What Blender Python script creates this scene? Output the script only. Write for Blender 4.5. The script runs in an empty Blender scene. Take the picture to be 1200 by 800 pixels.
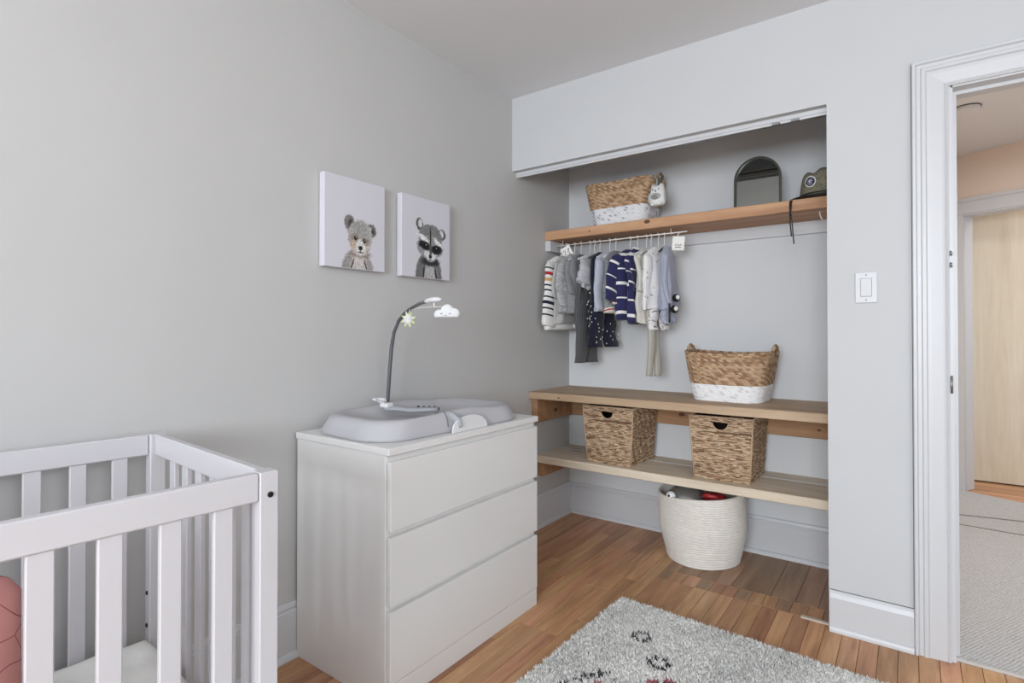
import bpy, math, random
import numpy as np
from mathutils import Vector, Matrix
random.seed(7); np.random.seed(7)
PI = math.pi; R = math.radians
S = bpy.context.scene
C = S.collection

# ------------------------------------------------------------------ camera, world, lights, exposure
cam_d = bpy.data.cameras.new('camera'); cam = bpy.data.objects.new('camera', cam_d); C.objects.link(cam)
cam_d.sensor_width = 36; cam_d.lens = 640.6 / 1200 * 36
cam_d.shift_y = -15.2 / 1200
cam.location = (1.7556, 0, 1.1254)
cam.rotation_euler = (R(90.5), 0, R(36.07))
cam_d.clip_start = 0.02
S.camera = cam

W = bpy.data.worlds.new('world'); S.world = W; W.use_nodes = True
W.node_tree.nodes['Background'].inputs[0].default_value = (0.80, 0.88, 1.0, 1)
W.node_tree.nodes['Background'].inputs[1].default_value = 1.0

def area(name, loc, rot, sx, sy, power, col):
    l = bpy.data.lights.new(name, 'AREA'); l.shape = 'RECTANGLE'; l.size = sx; l.size_y = sy
    l.energy = power; l.color = col
    o = bpy.data.objects.new(name, l); C.objects.link(o); o.location = loc; o.rotation_euler = rot
    return o
# daylight coming through the window in the wall behind the camera
area('window_daylight', (2.0, -3.15, 1.55), (R(90), 0, 0), 1.9, 1.25, 165, (0.88, 0.94, 1.0))
area('side_fill_light', (3.31, -.05, 1.5), (0, R(90), 0), 1.2, 1.5, 15, (0.92, 0.96, 1.0))  # added fill from the right, evens out left wall and dresser front
# the room's ceiling lamp, a wide flush fitting out of frame
pl_ = bpy.data.lights.new('ceiling_lamp_light', 'POINT'); pl_.energy = 4; pl_.shadow_soft_size = .14; pl_.color = (1.0, 0.97, 0.94)
plo = bpy.data.objects.new('ceiling_lamp_light', pl_); C.objects.link(plo); plo.location = (2.5, .35, 1.80)
# added fill lights for the hallway and the room beyond, no fittings known
area('hall_fill_light', (2.7, 3.5, 2.32), (0, 0, 0), 0.5, 0.5, 21, (0.97, 0.98, 1.0))
area('far_room_fill_light', (3.2, 5.0, 2.3), (0, 0, 0), 0.4, 0.3, 9, (0.97, 0.98, 1.0))

S.view_settings.view_transform = 'Standard'; S.view_settings.look = 'None'
S.view_settings.gamma = 1; S.view_settings.use_curve_mapping = False
S.view_settings.exposure = 0.0
S.render.engine = 'CYCLES'
S.cycles.use_denoising = True
S.cycles.max_bounces = 10; S.cycles.diffuse_bounces = 7

# ------------------------------------------------------------------ materials
def lin(c):
    return tuple(((v / 255) / 12.92 if v / 255 <= .04045 else ((v / 255 + .055) / 1.055) ** 2.4) for v in c)
MATS = {}
class N:
    def __init__(s, name):
        s.m = bpy.data.materials.new(name); s.m.use_nodes = True
        s.t = s.m.node_tree; s.b = s.t.nodes['Principled BSDF']
    def n(s, typ, **kw):
        x = s.t.nodes.new(typ)
        for k, v in kw.items():
            if k.startswith('i_'):
                key = k[2:]; key = int(key) if key.isdigit() else key
                x.inputs[key].default_value = v
            else: setattr(x, k, v)
        return x
    def l(s, a, b): s.t.links.new(a, b)
    def coords(s, scale=(1, 1, 1), kind='Object', rot=(0, 0, 0)):
        tc = s.n('ShaderNodeTexCoord'); mp = s.n('ShaderNodeMapping')
        mp.inputs['Scale'].default_value = scale; mp.inputs['Rotation'].default_value = rot
        s.l(tc.outputs[kind], mp.inputs[0]); return mp.outputs[0]
    def ramp(s, fac, stops):
        r = s.n('ShaderNodeValToRGB'); e = r.color_ramp.elements
        while len(e) < len(stops): e.new(.5)
        for i, (p, c) in enumerate(stops): e[i].position = p; e[i].color = (*c, 1)
        s.l(fac, r.inputs[0]); return r.outputs[0]
    def bump(s, h, strength=.2, dist=.002):
        b = s.n('ShaderNodeBump'); b.inputs['Strength'].default_value = strength; b.inputs['Distance'].default_value = dist
        s.l(h, b.inputs['Height']); s.l(b.outputs[0], s.b.inputs['Normal'])
def plain(name, rgb, rough=.5, metal=0, noise=0, nscale=30, bump=0, bscale=200, bdist=.001, spec=.5, sheen=0, emit=None):
    x = N(name); c = lin(rgb); b = x.b
    b.inputs['Roughness'].default_value = rough; b.inputs['Metallic'].default_value = metal
    b.inputs['Specular IOR Level'].default_value = spec
    b.inputs['Base Color'].default_value = (*c, 1)
    if sheen: b.inputs['Sheen Weight'].default_value = sheen
    if noise:
        t = x.n('ShaderNodeTexNoise'); t.inputs['Scale'].default_value = nscale; t.inputs['Detail'].default_value = 4
        x.l(x.coords(), t.inputs['Vector'])
        x.l(x.ramp(t.outputs[0], [(.3, tuple(v * (1 - noise) for v in c)), (.7, tuple(min(1, v * (1 + noise)) for v in c))]), b.inputs['Base Color'])
    if bump:
        t = x.n('ShaderNodeTexNoise'); t.inputs['Scale'].default_value = bscale
        x.l(x.coords(), t.inputs['Vector']); x.bump(t.outputs[0], bump, bdist)
    MATS[name] = x.m; return x.m
def vcol(name, rough=.8, bump=0, bscale=300, bdist=.001, sheen=0, spec=.3):
    x = N(name); a = x.n('ShaderNodeAttribute', attribute_name='Col')
    x.l(a.outputs['Color'], x.b.inputs['Base Color'])
    x.b.inputs['Roughness'].default_value = rough; x.b.inputs['Specular IOR Level'].default_value = spec
    if sheen: x.b.inputs['Sheen Weight'].default_value = sheen
    if bump:
        t = x.n('ShaderNodeTexNoise'); t.inputs['Scale'].default_value = bscale
        x.l(x.coords(), t.inputs['Vector']); x.bump(t.outputs[0], bump, bdist)
    MATS[name] = x.m; return x.m
def wood(name, dark, mid, light, axis='X', scale=1., rough=.6, rnd=0, knots=False, bump=.15, spec=.4):
    x = N(name)
    sc = {'X': (1.2, 14, 14), 'Y': (14, 1.2, 14), 'Z': (14, 14, 1.2)}[axis]
    sc = tuple(v * scale for v in sc)
    v = x.coords(sc)
    if rnd:
        oi = x.n('ShaderNodeObjectInfo'); cmb = x.n('ShaderNodeVectorMath', operation='SCALE'); cmb.inputs[0].default_value = (37, 53, 71)
        x.l(oi.outputs['Random'], cmb.inputs['Scale'])
        ad = x.n('ShaderNodeVectorMath', operation='ADD'); x.l(v, ad.inputs[0]); x.l(cmb.outputs[0], ad.inputs[1]); v = ad.outputs[0]
    t = x.n('ShaderNodeTexNoise', i_Scale=1.0, i_Detail=6.0, i_Roughness=.6, i_Distortion=.6)
    x.l(v, t.inputs['Vector'])
    t2 = x.n('ShaderNodeTexNoise', i_Scale=5.0, i_Detail=5.0, i_Roughness=.7)
    x.l(v, t2.inputs['Vector'])
    mx = x.n('ShaderNodeMath', operation='MULTIPLY_ADD'); mx.inputs[1].default_value = .35
    x.l(t2.outputs[0], mx.inputs[0]); x.l(t.outputs[0], mx.inputs[2])
    col = x.ramp(mx.outputs[0], [(.42, lin(dark)), (.66, lin(mid)), (.9, lin(light))])
    if knots:
        vv = x.coords(tuple(1.0 * k for k in {'X': (1.6, 6, 6), 'Y': (6, 1.6, 6), 'Z': (6, 6, 1.6)}[axis]))
        vo = x.n('ShaderNodeTexVoronoi', i_Scale=1.5); x.l(vv, vo.inputs['Vector'])
        kr = x.ramp(vo.outputs['Distance'], [(.035, (0.22, .13, .08)), (.12, (1, 1, 1))])
        mm = x.n('ShaderNodeMix', data_type='RGBA', blend_type='MULTIPLY'); mm.inputs[0].default_value = .75
        x.l(col, mm.inputs[6]); x.l(kr, mm.inputs[7]); col = mm.outputs[2]
    if rnd:
        hs = x.n('ShaderNodeHueSaturation'); x.l(col, hs.inputs['Color'])
        mr = x.n('ShaderNodeMapRange'); mr.inputs['To Min'].default_value = 1 - rnd; mr.inputs['To Max'].default_value = 1 + rnd
        x.l(oi.outputs['Random'], mr.inputs[0]); x.l(mr.outputs[0], hs.inputs['Value'])
        ml = x.n('ShaderNodeMath', operation='MULTIPLY'); ml.inputs[1].default_value = 7.31; x.l(oi.outputs['Random'], ml.inputs[0])
        fr = x.n('ShaderNodeMath', operation='FRACT'); x.l(ml.outputs[0], fr.inputs[0])
        mr2 = x.n('ShaderNodeMapRange'); mr2.inputs['To Min'].default_value = .489; mr2.inputs['To Max'].default_value = .508
        x.l(fr.outputs[0], mr2.inputs[0]); x.l(mr2.outputs[0], hs.inputs['Hue'])
        col = hs.outputs[0]
    x.l(col, x.b.inputs['Base Color']); x.b.inputs['Roughness'].default_value = rough
    x.b.inputs['Specular IOR Level'].default_value = spec
    x.bump(t2.outputs[0], bump, .001)
    MATS[name] = x.m; return x.m

M_closet = plain('wall_paint_lightened', (211, 213, 215), .75, bump=.12, bscale=350, bdist=.0006, spec=.25)  # wall colour lightened in the closet to make up for weak light there
M_wall2 = plain('wall_paint_darkened', (190, 190, 189), .75, noise=.012, nscale=3, bump=.12, bscale=350, bdist=.0006, spec=.25)  # wall colour darkened to offset the strong light on the left wall
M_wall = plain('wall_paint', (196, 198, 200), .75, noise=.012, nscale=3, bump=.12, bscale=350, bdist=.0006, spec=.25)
M_ceil = plain('ceiling_paint', (222, 223, 225), .85, bump=.1, bscale=300, spec=.2)
M_trim = plain('trim_gloss_paint', (200, 202, 205), .38, bump=.1, bscale=25, bdist=.001)
M_caulk = plain('dark_caulk', (110, 108, 105), .9)
M_peach = plain('peach_wall_paint', (228, 212, 198), .8, bump=.1, spec=.2)
M_floor = wood('oak_strip', (144, 104, 72), (182, 138, 100), (204, 162, 122), 'Y', 1.3, .42, rnd=.17)
M_oldfloor = wood('old_closet_board', (120, 94, 74), (148, 118, 94), (172, 142, 116), 'Y', 1.0, .5, rnd=.14)
M_subfloor = plain('subfloor_dark', (62, 42, 28), .9)
M_top = wood('shelf_fir_orange', (150, 108, 80), (184, 140, 106), (204, 164, 128), 'X', .8, .6, knots=True)
M_mid = wood('shelf_fir_tan', (150, 126, 102), (180, 154, 126), (198, 176, 150), 'X', .8, .65, knots=True)
M_low = wood('shelf_pine_pale', (190, 174, 152), (216, 202, 180), (230, 220, 204), 'X', .8, .65, knots=True)
M_cleat = wood('cleat_wood', (138, 100, 70), (168, 128, 94), (188, 152, 118), 'X', .8, .7, knots=True)
M_white = plain('white_laminate', (222, 222, 221), .35, noise=.01, nscale=4)
M_crib = plain('crib_white_lacquer', (192, 191, 195), .35)
M_metal = plain('brushed_metal', (150, 150, 152), .35, .9)
M_darkmetal = plain('dark_bolt_metal', (58, 56, 54), .4, .8)
M_pwhite = plain('white_plastic', (218, 219, 221), .35)
M_wire = plain('white_coated_wire', (232, 230, 226), .35)
M_pad = plain('grey_foam_pad', (178, 178, 182), .6, bump=.05, bscale=60)
M_strap = plain('grey_strap', (156, 158, 163), .8, bump=.4, bscale=600)
M_pole = plain('dark_grey_pole', (92, 94, 98), .4, .3)
M_black = plain('black_plastic', (26, 25, 25), .5)
M_canvas = plain('canvas_white', (206, 205, 213), .8, bump=.3, bscale=900, bdist=.0005)
M_print = vcol('printed_canvas', .8, bump=.2, bscale=900, bdist=.0004)
M_weave = vcol('woven_seagrass', .7, bump=.5, bscale=500, bdist=.001)
M_cloth = vcol('knit_cloth', .95, bump=.35, bscale=500, bdist=.001, sheen=.15)
M_rope = plain('cotton_rope', (224, 220, 212), .95, noise=.04, nscale=40, bump=.6, bscale=600, bdist=.001, sheen=.2)
M_pile = vcol('shag_pile', .95, sheen=.2)
M_rugback = plain('rug_backing', (120, 118, 114), .95)
M_carpet = None
M_mirror = plain('mirror_glass', (150, 155, 153), .03, 1)
M_mframe = plain('dark_bronze_frame', (62, 60, 50), .45, .4)
M_sheet = plain('white_sheet', (226, 227, 224), .9, bump=.3, bscale=40, bdist=.003, sheen=.1)
M_toysilver = plain('silver_shell', (176, 178, 178), .28, .8)
M_red = plain('red_toy', (150, 40, 42), .4)
M_navy = plain('navy_patch', (36, 38, 72), .8)
M_cream = plain('white_patch', (226, 226, 226), .8)
M_paper = plain('tag_card', (234, 233, 228), .7)
M_ink = plain('black_ink', (40, 40, 44), .8)
M_pinkwood = plain('pinkish_wood_hanger', (196, 150, 128), .5)
M_greyfelt = plain('grey_plush', (168, 168, 166), .95, bump=.5, bscale=400)
M_whitefelt = plain('white_plush', (226, 226, 224), .95, bump=.5, bscale=400)
M_greenfelt = plain('dull_green_strap', (86, 92, 78), .9)
M_lime = plain('lime_felt', (196, 202, 136), .9)
M_lightwood = wood('light_wood_door', (196, 184, 162), (208, 197, 176), (218, 209, 192), 'Z', .7, .5, bump=.05)
def carpet():
    x = N('grey_loop_carpet'); v = x.coords((1, 1, 1), rot=(0, 0, R(28)))
    a = x.n('ShaderNodeTexWave', i_Scale=28.0, i_Distortion=3.0); a.inputs['Detail'].default_value = 2; x.l(v, a.inputs['Vector'])
    n = x.n('ShaderNodeTexNoise', i_Scale=160.0, i_Detail=3.0); x.l(v, n.inputs['Vector'])
    mx = x.n('ShaderNodeMath', operation='MULTIPLY_ADD'); mx.inputs[1].default_value = .25
    x.l(a.outputs['Fac'], mx.inputs[0]); x.l(n.outputs[0], mx.inputs[2])
    x.l(x.ramp(mx.outputs[0], [(.3, lin((160, 162, 163))), (.9, lin((208, 209, 209)))]), x.b.inputs['Base Color'])
    x.b.inputs['Roughness'].default_value = .95; x.b.inputs['Specular IOR Level'].default_value = .1
    x.bump(mx.outputs[0], .8, .004); return x.m
M_carpet = carpet()
def quilt():
    x = N('pink_floral_quilt'); v = x.coords((1, 1, 1))
    n = x.n('ShaderNodeTexVoronoi', feature='DISTANCE_TO_EDGE', i_Scale=17.0)
    nn = x.n('ShaderNodeTexNoise', i_Scale=5.0); x.l(v, nn.inputs['Vector'])
    mv = x.n('ShaderNodeMix', data_type='VECTOR'); mv.inputs[0].default_value = .12; x.l(v, mv.inputs[4]); x.l(nn.outputs['Color'], mv.inputs[5])
    x.l(mv.outputs[1], n.inputs['Vector'])
    x.l(x.ramp(n.outputs['Distance'], [(.006, lin((120, 62, 62))), (.014, lin((188, 132, 128)))]), x.b.inputs['Base Color'])
    x.b.inputs['Roughness'].default_value = .95; return x.m
M_quilt = quilt()

# ------------------------------------------------------------------ mesh helpers
class MB:
    """collects vertices, faces and optional per-face colours for ONE mesh"""
    def __init__(s): s.v = []; s.f = []; s.c = []
    def add(s, vs, fs, col=None):
        o = len(s.v); s.v += [tuple(p) for p in vs]
        s.f += [tuple(i + o for i in f) for f in fs]
        s.c += (list(col) if isinstance(col, list) else [col] * len(fs)); return s
    def box(s, x0, x1, y0, y1, z0, z1, ch=0, col=None):
        if ch <= 0:
            vs = [(x, y, z) for z in (z0, z1) for y in (y0, y1) for x in (x0, x1)]
            return s.add(vs, [(0, 2, 3, 1), (4, 5, 7, 6), (0, 1, 5, 4), (2, 6, 7, 3), (0, 4, 6, 2), (1, 3, 7, 5)], col)
        c = ch; vs = []; lo = (x0, y0, z0); hi = (x1, y1, z1); idx = {}
        for sx in (0, 1):
            for sy in (0, 1):
                for sz in (0, 1):
                    p = [(hi if k else lo)[i] for i, k in enumerate((sx, sy, sz))]
                    d = [(-c if k else c) for k in (sx, sy, sz)]
                    for ax in range(3):
                        q = [p[i] + (0 if i == ax else d[i]) for i in range(3)]
                        idx[(sx, sy, sz, ax)] = len(vs); vs.append(tuple(q))
        I = lambda a, b, c_, ax: idx[(a, b, c_, ax)]
        fs = []
        for k in (0, 1):
            q = [I(k, 0, 0, 0), I(k, 1, 0, 0), I(k, 1, 1, 0), I(k, 0, 1, 0)]; fs.append(tuple(q if k else q[::-1]))
            q = [I(0, k, 0, 1), I(0, k, 1, 1), I(1, k, 1, 1), I(1, k, 0, 1)]; fs.append(tuple(q if k else q[::-1]))
            q = [I(0, 0, k, 2), I(1, 0, k, 2), I(1, 1, k, 2), I(0, 1, k, 2)]; fs.append(tuple(q if k else q[::-1]))
        for a in (0, 1):
            for b in (0, 1):
                fs.append((I(a, b, 0, 0), I(a, b, 1, 0), I(a, b, 1, 1), I(a, b, 0, 1)))
                fs.append((I(a, 0, b, 0), I(a, 1, b, 0), I(a, 1, b, 2), I(a, 0, b, 2)))
                fs.append((I(0, a, b, 1), I(1, a, b, 1), I(1, a, b, 2), I(0, a, b, 2)))
                for d in (0, 1): fs.append((I(a, b, d, 0), I(a, b, d, 1), I(a, b, d, 2)))
        return s.add(vs, fs, col)
    def loft(s, rings, closed=True, cap0=True, cap1=True, col=None):
        n = len(rings[0]); vs = [p for r in rings for p in r]; fs = []; cs = []
        for i in range(len(rings) - 1):
            for j in range(n if closed else n - 1):
                k = (j + 1) % n
                fs.append((i * n + j, i * n + k, (i + 1) * n + k, (i + 1) * n + j))
                cs.append(col(i, j) if callable(col) else col)
        if cap0: fs.append(tuple(range(n))[::-1]); cs.append(col(0, 0) if callable(col) else col)
        if cap1: fs.append(tuple((len(rings) - 1) * n + j for j in range(n))); cs.append(col(len(rings) - 2, 0) if callable(col) else col)
        return s.add(vs, fs, cs)
    def tube(s, pts, rad, n=8, col=None, flat=1.0, cap=True):
        pts = [Vector(p) for p in pts]; rr = rad if isinstance(rad, (list, tuple)) else [rad] * len(pts)
        rings = []; up = None
        for i, p in enumerate(pts):
            t = (pts[min(i + 1, len(pts) - 1)] - pts[max(i - 1, 0)]).normalized()
            if up is None: up = Vector((0, 0, 1)) if abs(t.z) < .9 else Vector((1, 0, 0))
            a = t.cross(up).normalized(); b = a.cross(t).normalized(); up = b
            rings.append([tuple(p + a * math.cos(2 * PI * k / n) * rr[i] + b * math.sin(2 * PI * k / n) * rr[i] * flat) for k in range(n)])
        return s.loft(rings, True, cap, cap, col)
    def lathe(s, prof, n=24, c=(0, 0, 0), col=None, cap0=True, cap1=True):
        rings = [[(c[0] + r * math.cos(2 * PI * k / n), c[1] + r * math.sin(2 * PI * k / n), c[2] + z) for k in range(n)] for r, z in prof]
        return s.loft(rings, True, cap0, cap1, col)
    def prism(s, poly, fn, d0, d1, col=None):
        """poly in 2D, fn(u,v,d)->xyz"""
        n = len(poly); vs = [fn(u, v, d) for d in (d0, d1) for u, v in poly]
        fs = [tuple(range(n))[::-1], tuple(range(n, 2 * n))] + [(i, (i + 1) % n, n + (i + 1) % n, n + i) for i in range(n)]
        return s.add(vs, fs, col)
    def ellipsoid(s, c, r, n=16, m=10, col=None):
        prof = [[(c[0] + r[0] * math.sin(PI * i / m) * math.cos(2 * PI * k / n), c[1] + r[1] * math.sin(PI * i / m) * math.sin(2 * PI * k / n), c[2] - r[2] * math.cos(PI * i / m)) for k in range(n)] for i in range(m + 1)]
        prof[0] = [(c[0] + (p[0] - c[0]) * .1, c[1] + (p[1] - c[1]) * .1, p[2]) for p in prof[1]]; prof[0] = [(p[0], p[1], c[2] - r[2]) for p in prof[0]]
        prof[m] = [(p[0], p[1], c[2] + r[2]) for p in [(c[0] + (q[0] - c[0]) * .1, c[1] + (q[1] - c[1]) * .1, 0) for q in prof[m - 1]]]
        return s.loft(prof, True, True, True, col)
def build(name, mb, mat, parent=None, smooth=False, frame=None, fix=True):
    """link mb as one mesh object; frame = matrix of the parent when mb holds world coordinates"""
    vs = mb.v
    if frame is not None:
        inv = frame.inverted(); vs = [tuple(inv @ Vector(p)) for p in vs]
    me = bpy.data.meshes.new(name); me.from_pydata(vs, [], mb.f); me.materials.append(MATS.get(mat, mat) if isinstance(mat, str) else mat)
    if any(c is not None for c in mb.c):
        at = me.color_attributes.new('Col', 'FLOAT_COLOR', 'CORNER')
        arr = np.empty((len(me.loops), 4), np.float32); k = 0
        cnt = np.array([len(f) for f in mb.f]); cc = np.array([(*(c or (1, 1, 1)), 1) for c in mb.c], np.float32)
        at.data.foreach_set('color', np.repeat(cc, cnt, axis=0).ravel())
    if fix:
        import bmesh
        bm = bmesh.new(); bm.from_mesh(me); bmesh.ops.recalc_face_normals(bm, faces=bm.faces); bm.to_mesh(me); bm.free()
    if smooth:
        me.polygons.foreach_set('use_smooth', [True] * len(me.polygons))
        if smooth == 'auto':
            pass
    o = bpy.data.objects.new(name, me); C.objects.link(o)
    if smooth == 'auto':
        me.set_sharp_from_angle(angle=R(38))
    if parent: o.parent = parent
    return o
def thing(name, label, cat, loc=(0, 0, 0), rz=0, group=None):
    o = bpy.data.objects.new(name, None); C.objects.link(o); o.empty_display_size = .05
    o.location = loc; o.rotation_euler = (0, 0, rz); o['label'] = label; o['category'] = cat
    if group: o['group'] = group
    return o
def tag(o, label, cat, group=None):
    o['label'] = label; o['category'] = cat
    if group: o['group'] = group
    return o
def struct(name, mb, mat, parent=None, **k):
    o = build(name, mb, mat, parent, **k)
    if not parent: o['kind'] = 'structure'
    return o
def FR(loc, rz=0): return Matrix.Translation(loc) @ Matrix.Rotation(rz, 4, 'Z')
def tree_copy(root, **kw):
    r = root.copy(); C.objects.link(r)
    for ch in list(root.children):
        c = ch.copy(); C.objects.link(c); c.parent = r
        for g in ch.children:
            d = g.copy(); C.objects.link(d); d.parent = c
    for k, v in kw.items(): r[k] = v
    return r

# ------------------------------------------------------------------ dimensions (metres)
YW = 2.412; ZC = 2.406; T = .12; XR = 1.499; ZH = 2.009; YB = 3.03
XI = 1.53                                   # closet inner right side
DX0, DX1, DZ = 1.872, 2.66, 1.99            # bedroom door opening
XE, YE = 3.35, -3.2                         # right and rear wall of the room

# ------------------------------------------------------------------ setting
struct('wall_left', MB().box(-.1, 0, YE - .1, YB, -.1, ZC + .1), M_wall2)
m = MB()
m.box(0, XR, YW, YW + T, ZH, ZC + .05)
m.box(XR, DX0, YW, YW + T, -.1, ZC + .05)
m.box(DX0, DX1, YW, YW + T, DZ, ZC + .05)
m.box(DX1, XE, YW, YW + T, -.1, ZC + .05)
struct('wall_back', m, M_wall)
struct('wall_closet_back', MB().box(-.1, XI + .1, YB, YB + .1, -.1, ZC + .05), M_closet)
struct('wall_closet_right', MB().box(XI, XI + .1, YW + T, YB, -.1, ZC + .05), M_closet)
m = MB(); m.box(XE, XE + .1, YE - .1, -.85, -.1, ZC + .1); m.box(XE, XE + .1, .75, YW + T, -.1, ZC + .1); m.box(XE, XE + .1, -.85, .75, -.1, .85); m.box(XE, XE + .1, -.85, .75, 2.15, ZC + .1)
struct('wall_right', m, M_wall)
m = MB(); m.box(XE + .01, XE + .06, -.85, .75, .85, .9); m.box(XE + .01, XE + .06, -.85, .75, 2.1, 2.15); m.box(XE + .01, XE + .06, -.85, -.80, .85, 2.15); m.box(XE + .01, XE + .06, -.70+1.4, .75, .85, 2.15); m.box(XE + .01, XE + .06, -.07, -.03, .85, 2.15)
struct('window_added', m, M_trim)  # window added in the unseen right wall to carry the side fill
m = MB()   # rear wall with its window opening
m.box(-.1, 1.15, YE - .1, YE, -.1, ZC + .1); m.box(3.15, XE, YE - .1, YE, -.1, ZC + .1)
m.box(1.15, 3.15, YE - .1, YE, -.1, .9); m.box(1.15, 3.15, YE - .1, YE, 2.2, ZC + .1)
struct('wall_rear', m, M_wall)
wf = MB()
for a in ((1.15, 1.2, .9, 2.2), (3.1, 3.15, .9, 2.2), (2.13, 2.17, .9, 2.2)): wf.box(a[0], a[1], YE - .06, YE - .01, a[2], a[3])
wf.box(1.15, 3.15, YE - .06, YE - .01, .9, .95); wf.box(1.15, 3.15, YE - .06, YE - .01, 2.15, 2.2); wf.box(1.1, 3.2, YE - .05, YE + .05, .87, .9)
struct('window_1', wf, M_trim)
struct('ceiling', MB().box(-.1, XE + .1, YE - .1, YW + T, ZC, ZC + .1), M_ceil)
struct('ceiling_closet', MB().box(-.1, XI + .1, YW + T, YB + .1, ZC, ZC + .1), M_ceil)
# ceiling lamp of the room (out of frame, gives the lamp light a body)
lamp = thing('ceiling_lamp', 'small white pendant lamp holder in the middle of the bedroom ceiling', 'lamp', (2.5, .35, 2.33))
build('lamp_body', MB().lathe([(.03, -.34), (.006, -.30), (.006, .04), (.06, .055), (.06, .076)], 24), M_pwhite, lamp, 'auto')

# floor: slab, oak strips, closet boards
fl = struct('floor', MB().box(-.1, XE + .1, YE - .1, YB + .1, -.1, -.018), M_subfloor)
def plank_mesh(w, L, name='plank', th=.018, c=.0012):
    m = MB(); g = .0006
    x0, x1, y0, y1 = g, w - g, g, L - g
    vs = [(x0, y0, -th), (x1, y0, -th), (x1, y1, -th), (x0, y1, -th), (x0, y0, -c), (x1, y0, -c), (x1, y1, -c), (x0, y1, -c),
          (x0 + c, y0 + c, 0), (x1 - c, y0 + c, 0), (x1 - c, y1 - c, 0), (x0 + c, y1 - c, 0)]
    fs = [(0, 1, 5, 4), (1, 2, 6, 5), (2, 3, 7, 6), (3, 0, 4, 7), (4, 5, 9, 8), (5, 6, 10, 9), (6, 7, 11, 10), (7, 4, 8, 11), (8, 9, 10, 11)]
    m.add(vs, fs); me = bpy.data.meshes.new(name); me.from_pydata(m.v, [], m.f); return me
PW = .0572; cache = {}
def plank(x, y, w, L, mat, dz=0, name='plank'):
    k = (round(w, 4), round(L, 3), mat.name)
    if k not in cache:
        me = plank_mesh(w, L); me.materials.append(mat); cache[k] = me
    o = bpy.data.objects.new(name, cache[k]); C.objects.link(o); o.location = (x, y, dz); o.parent = fl
rs = random.Random(3); i = 0
stuff = MB()
def stuff_plank(x, y, w, L):
    if L > 0: stuff.box(x + .0006, x + w - .0006, y + .0006, y + L - .0006, -.018, -.0002)
while i * PW < XE - .001:
    x = i * PW; w = min(PW, XE - x)
    end = YB if x < .82 else 2.445
    y = .55 - rs.choice([0, .15, .3, .45])
    y_start = y
    lst = []
    while y < end - .001:
        L = rs.choice([.45, .6, .6, .75, .9, 1.05]); L = min(L, end - y)
        if end - y - L < .12: L = end - y
        lst.append((y, round(L, 2) if abs(y + L - end) > .001 else L)); y += lst[-1][1]
    for (yy, L) in lst:
        if x < 2.15: plank(x, yy, w, L, M_floor, -rs.random() * .0006)
        else: stuff_plank(x, yy, w, L)
    for k in range(3): stuff_plank(x, YE + k * (y_start - YE) / 3, w, (y_start - YE) / 3)
    i += 1
so = build('floor_strips', stuff, M_floor, fl); so['kind'] = 'stuff'
xs = .8008
k = 0
while xs < XI + .02:                                       # short header pieces under the closet opening
    w = rs.choice([.052, .057, .06, .064]); plank(xs, 2.446, w, .108 + .0 * k, M_floor if k % 3 else M_oldfloor); xs += w; k += 1
for x0, x1, y0 in ((.8008, .857, 2.555), (.857, .955, 2.555), (.955, 1.03, 2.555), (1.03, 1.105, 2.555), (1.105, 1.265, 2.555), (1.265, 1.36, 2.555), (1.36, 1.445, 2.555), (1.445, 1.53, 2.555)):
    plank(x0, y0, x1 - x0, YB - y0, M_oldfloor)
mt = struct('trim_1', MB().box(1.40, 1.50, 2.43, 2.447, 0, .006), plain('painted_metal_guide', (196, 188, 176), .5))   # old sliding-door floor guide
# hall floor, far room floor
fh = struct('floor_hall', MB().box(DX0 - .03, 4.2, YW + .02, 5.0, -.1, -.012).add([(1.84, 5.0, -.012), (4.2, 5.0, -.012), (4.2, 4.03, -.012), (1.84, 5.168, -.012)], [(0, 1, 2, 3)]), M_subfloor)
def zc(x, y): return (x, y, .0)
hc = MB(); poly = [(DX0 - .03, 2.436), (4.2, 2.436), (4.2, 4.03), (1.842, 5.17)]
hc.prism(poly, lambda u, v, d: (u, v, d), -.012, .004)
cp = build('hall_carpet', hc, M_carpet); tag(cp, 'light grey loop carpet covering the hallway floor beyond the doorway', 'carpet')
sm = MB(); sm.tube([(1.86, 4.34, .004), (2.3, 4.43, .005), (3.2, 4.50, .004)], .006, 6, flat=.6)
build('carpet_seam', sm, M_rugback, cp, True)
sm = MB(); sm.tube([(1.86, 4.16, .004), (2.26, 4.13, .005), (3.2, 4.05, .004)], .005, 6, flat=.6)
build('carpet_seam', sm, M_rugback, cp, True)
struct('trim_2', MB().box(DX0 - .004, DX1, 2.424, 2.438, -.002, .009, .003), plain('pale_metal', (206, 206, 204), .35, .5))   # threshold strip
ff = struct('floor_far_room', MB().box(1.8, 4.4, 4.0, 7.0, -.1, -.02), M_subfloor)
x = 1.84; k = 0
for r_ in range(30):
    yy = 4.7 + r_ * .045
    me_k = 'far%d' % (r_ % 3)
    if me_k not in cache:
        me = plank_mesh(.045, 1.0); me.materials.append(M_floor); cache[me_k] = me
    for q in range(2):
        o = bpy.data.objects.new('plank', cache[me_k]); C.objects.link(o)
        o.location = (3.0 + q * 1.0 - (r_ % 3) * .25, yy, -.004); o.rotation_euler = (0, 0, R(90)); o.parent = ff

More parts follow.
